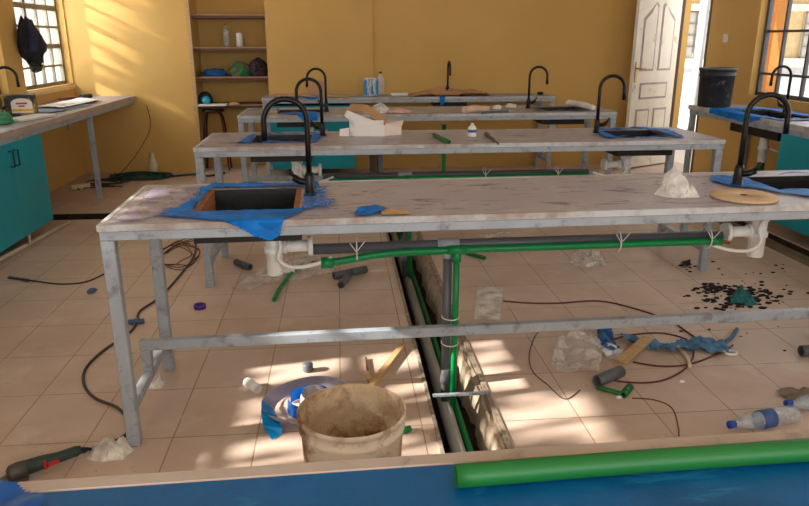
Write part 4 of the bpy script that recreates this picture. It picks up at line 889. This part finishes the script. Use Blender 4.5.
# grinder
gp = Z(46, 460, .045); gd = (Z(80, 450, .045)-Z(8, 474, .045)); ga = math.atan2(gd.y, gd.x)
gr_ = empty('angle_grinder', (gp.x, gp.y, 0), ga); tag(gr_, 'dark green power tool lying on the floor left of the table leg', 'power tool')
k = MB(); k.tube([(-.08, 0, .05), (-.02, 0, .05), (.05, 0, .048), (.12, 0, .05), (.14, 0, .05)], [.032, .031, .024, .023, .018], 14); k.build('motor_body', mat('dark_green_tool', (44, 62, 54), .5, var=.2), gr_)
k = MB(); k.tube([(-.15, 0, .045), (-.135, 0, .046), (-.10, 0, .05), (-.075, 0, .05)], [.018, .034, .036, .033], 12); k.tube([(-.12, .0, .05), (-.12, -.01, .015)], .022, 12); k.build('gear_head', mat('grey_cast_metal', (92, 88, 84), .45, .5, var=.2), gr_)
k = MB(); k.lathe([(.055, .006), (.058, .012), (.058, .02), (.03, .03), (.001, .03)], (-.13, -.005, 0), 20); k.build('disc_guard', mat('grey_cast_metal', (92, 88, 84)), gr_)
k = MB(); k.box(.0, .045, -.032, -.018, .035, .055, bev=.003); k.box(-.015, -.005, -.034, -.012, .03, .07); k.build('switch', mat('red_plastic', (190, 40, 44), .4), gr_)
k = MB(); k.tube([(.135, 0, .05), (.165, 0, .042), (.19, 0, .03)], [.012, .008, .006], 10); k.build('cable_boot', blackm, gr_); gr_.scale = (.82, .82, .82)
crumple_bag('plastic_bag', Z(110, 452, 0), [(0, 0, .055, .085, .065), (.04, .01, .05), (-.04, -.02, .04)], clearw, 'crumpled milky plastic bag at the foot of the front table leg', 8)
crumple_bag('paper_dust_bag', Z(152, 384, 0), [(0, 0, .04, .07, .06), (.02, .02, .03)], clearw, 'crumpled white plastic between the left legs of the front table', 9)

# floor clutter right of the trench
def panel_sheet(name, px, m, label, cat, seed, amp=.006, cell=.012, z=0.001): return tag(sheet([tuple(Z(*p)[:2]) for p in px], z, cell, amp*1.2, 24, seed=seed).build(name, m), label, cat)
panel_sheet('plastic_sleeve', [(477, 288), (504, 288), (501, 322), (473, 321)], clearw, 'flat rectangular plastic sleeve on the floor right of the trench', 'plastic bag', 51)
panel_sheet('plastic_bag', [(556, 340), (590, 334), (604, 350), (600, 374), (575, 376), (549, 372)], clear, 'crinkled clear plastic bag on the floor beside the red wires', 'plastic bag', 52, .035)
panel_sheet('plastic_bag', [(568, 262), (580, 250), (598, 254), (607, 266), (592, 271), (572, 268)], clear, 'crinkled clear bag on the far floor below the green pipe', 'plastic bag', 53, .04)
panel_sheet('plastic_bag', [(478, 236), (510, 232), (514, 237), (484, 240)], clear, 'small flat clear plastic piece below the second table', 'plastic bag', 54, .02)
a, b = Z(463, 252, .012), Z(485, 258, .012); k = MB(); k.tube([a, b], .013, 10, hollow=.6); tag(k.build('pipe_offcut', green2), 'short green pipe offcut on the floor behind the front table risers', 'pipe')
a, b = Z(597, 381, .028), Z(621, 371, .028); k = MB(); k.tube([a, b], .026, 20, hollow=.86); tag(k.build('pipe_offcut', greyp), 'dark grey pipe offcut on the floor in front of the red wires', 'pipe')
el = empty('pipe_elbow', Z(622, 394, .014)); tag(el, 'green pipe with an elbow fitting on the floor near the grey offcut', 'pipe fitting'); c0 = Z(622, 394, .014)
k = MB(); k.tube([Z(597, 387, .014)-c0, V((0, 0, 0))], .011, 12); k.build('pipe', green2, el)
k = MB(); k.tube([V((0, -.01, .002)), Z(630, 387, .018)-c0], .017, 14, hollow=.6); k.build('elbow', green2, el)
floortube('wire', [(503, 301), (530, 303), (560, 303), (600, 301), (640, 310), (672, 322), (690, 334), (720, 352)], .0045, redm, 'thin dark red wire crossing the floor under the footrest rail', 'wire')
floortube('wire', [(600, 345), (625, 336), (660, 333), (688, 340), (694, 352), (686, 368), (660, 381), (625, 382), (600, 376)], .004, redm, 'reddish wire loop around the wood scrap on the floor', 'wire')
floortube('wire', [(633, 362), (660, 366), (690, 364), (722, 352), (733, 345)], .004, redm, 'short reddish wire ending at the white ring', 'wire')
floortube('wire', [(560, 320), (540, 330), (530, 350), (532, 370), (548, 385), (565, 399), (580, 390)], .0022, cablem, 'thin black wire curling on the sunlit floor', 'wire')
floortube('wire', [(632, 398), (655, 400), (672, 408), (678, 425), (679, 436)], .0022, redm, 'hair-thin wire trailing in front of the water bottle', 'wire')
panel_sheet('blue_strap', [(612, 336), (640, 340), (670, 346), (700, 338), (724, 344), (732, 352), (722, 358), (700, 352), (690, 354), (660, 354), (625, 344)], mat('faded_blue_strap', (74, 116, 150), .6, var=.35, scale=30), 'faded blue strap of torn wrapping on the floor by the white ring', 'strap', 55, .03)
panel_sheet('blue_wrapper', [(595, 332), (612, 331), (616, 345), (622, 352), (606, 356), (600, 346)], mat('blue_wrap', (30, 84, 140), .5, var=.3), 'torn dark blue wrapper at the top of the wood scrap', 'wrapper', 56, .04)
panel_sheet('white_wrapper', [(597, 345), (620, 350), (630, 358), (618, 364), (600, 356)], clearw, 'torn white wrapping beside the clear bag and wood scrap', 'wrapper', 57, .03)
p0 = Z(636, 349, .03); a, b = Z(620, 362, .01), Z(648, 338, .04); k = MB(); k.bar(a, b, .05, .012); tag(k.build('wood_scrap', wood), 'flat wood scrap leaning in the wire loop on the floor', 'wood strip')
floortube('white_strip', [(678, 347), (686, 356), (690, 366)], .009, mat('cream_strip', (214, 196, 168), .6), 'short cream strip on the floor in the wire loop', 'strip')
k = MB(); k.tube([(.028*math.cos(a), .024*math.sin(a), .008) for a in [2*PI*i/20 for i in range(20)]], .007, 8, closed=True); o = k.build('white_ring', whitep); o.location = Z(730, 354, 0); tag(o, 'small white plastic ring on the floor at the strap end', 'ring')
floortube('hose_piece', [(725, 342), (732, 337), (737, 329)], .010, mat('slate_blue', (74, 96, 130)), 'short blue-grey hose piece on the floor above the white ring', 'hose')
mb = MB(); r = random.Random(5)
for i in range(260):
    if i < 170: px_, py_ = r.gauss(745, 18), r.gauss(297, 7)
    elif i < 220: px_, py_ = r.gauss(712, 6), r.gauss(289, 2.5)
    else: px_, py_ = r.uniform(680, 790), r.uniform(262, 352)
    p = Z(px_, py_, 0); s_ = r.uniform(.003, .014)*(1 if i < 220 else .8); a_ = r.uniform(0, PI)
    mb.prism([(p.x+s_*1.6*math.cos(a_+t), p.y+s_*math.sin(a_+t*1.0)) for t in (0, 1.3, 2.6, 3.9, 5.1)], .0005, .002+s_*.5)
o = mb.build('charred_debris', mat('char', (34, 26, 24), .9)); tag(o, 'black crumbs scattered on the floor around the teal net bag', 'debris', kind='stuff')
crumple_bag('net_bag', Z(742, 302, 0), [(0, .01, .085, .085, .06), (.03, 0, .05)], mat('teal_net', (36, 104, 104), .7, var=.5, scale=40), 'teal mesh bag on the floor among the black crumbs', 12)
wb = bottle('water_bottle', Z(729, 424, .036), .31, .036, bottlem, bluecap, 'clear water bottle with a blue cap lying on the floor at right', labelm=mat('blue_label', (60, 90, 150)))
ca, cb = Z(729, 425, .036), Z(815, 410, .036); dd = (ca-cb).normalized(); wb.location = ca-dd*.31; wb.rotation_mode = 'QUATERNION'; wb.rotation_quaternion = V((0, 0, 1)).rotation_difference(dd)
wb2 = bottle('water_bottle', (0, 0, 0), .31, .036, bottlem, bluecap, 'second clear bottle at the picture edge behind the water bottle cap', labelm=mat('blue_label', (60, 90, 150)))
ca, cb = Z(795, 406, .036), Z(860, 402, .036); dd = (ca-cb).normalized(); wb2.location = cb+V((0, .02, 0)); wb2.rotation_mode = 'QUATERNION'; wb2.rotation_quaternion = V((0, 0, 1)).rotation_difference(dd)
a, b = Z(801, 351, .03), Z(830, 350, .03); k = MB(); k.tube([a, b], .027, 16, hollow=.85); tag(k.build('pipe_offcut', greyp), 'grey pipe piece on the floor at the right picture edge', 'pipe')
panel_sheet('grey_scrap', [(772, 392), (800, 390), (840, 392), (840, 402), (793, 404)], mat('grey_scrap', (126, 112, 98), .7), 'flat dull grey scrap on the floor behind the water bottle', 'scrap', 58, .02)
panel_sheet('dark_scrap', [(680, 263), (690, 262), (692, 267), (682, 268)], mat('char', (34, 26, 24)), 'small black scrap on the floor by the second table right leg', 'scrap', 59, .02, .008)
for i, (x, y, l_) in enumerate(((619, 398, 'tiny white chip beside the green elbow'), (682, 382, 'tiny white chip in front of the red wire loop'))):
    clump('plaster_chip', x, y, 0, (.012, .008, .006), whitecard, l_+' on the floor', 60+i, 'chip', .3)

# ------------------------------------------------------------------ light
w = bpy.data.worlds.new('sky'); scn.world = w; w.use_nodes = True
bg = w.node_tree.nodes['Background']; bg.inputs[0].default_value = (1.0, .98, .95, 1); bg.inputs[1].default_value = 1.15
def area(name, loc, rot, sx, sy, e, col=(1, 1, 1)):
    l = bpy.data.lights.new(name, 'AREA'); l.shape = 'RECTANGLE'; l.size = sx; l.size_y = sy; l.energy = e; l.color = col
    o = bpy.data.objects.new(name, l); COL.objects.link(o); o.location = loc; o.rotation_euler = rot; return o
area('skylight_front', (.5, YF-.05, 1.75), (math.radians(78), 0, 0), 5.2, 1.5, 84, (.86, .94, 1))
area('skylight_left', (XL-.35, 3.4, 1.9), (0, math.radians(-75), 0), 1.6, 6, 70, (.86, .94, 1))
area('skylight_far_window', (XL-.30, 7.35, 1.8), (0, math.radians(-80), 0), 1.4, 1.3, 62, (.92, .97, 1))
area('skylight_right', (XR+.5, 5.2, 1.9), (0, math.radians(75), 0), 1.6, 6, 55, (.88, .95, 1))
s = bpy.data.lights.new('sun', 'SUN'); s.energy = 20; s.angle = math.radians(.8); s.color = (1, .95, .86)
so = bpy.data.objects.new('sun', s); COL.objects.link(so); so.rotation_mode = 'QUATERNION'; so.rotation_quaternion = V((0, 0, -1)).rotation_difference(V((1, .17, -.5)).normalized())
scn.view_settings.view_transform = 'Standard'; scn.view_settings.look = 'None'; scn.view_settings.exposure = 0; scn.view_settings.gamma = 1
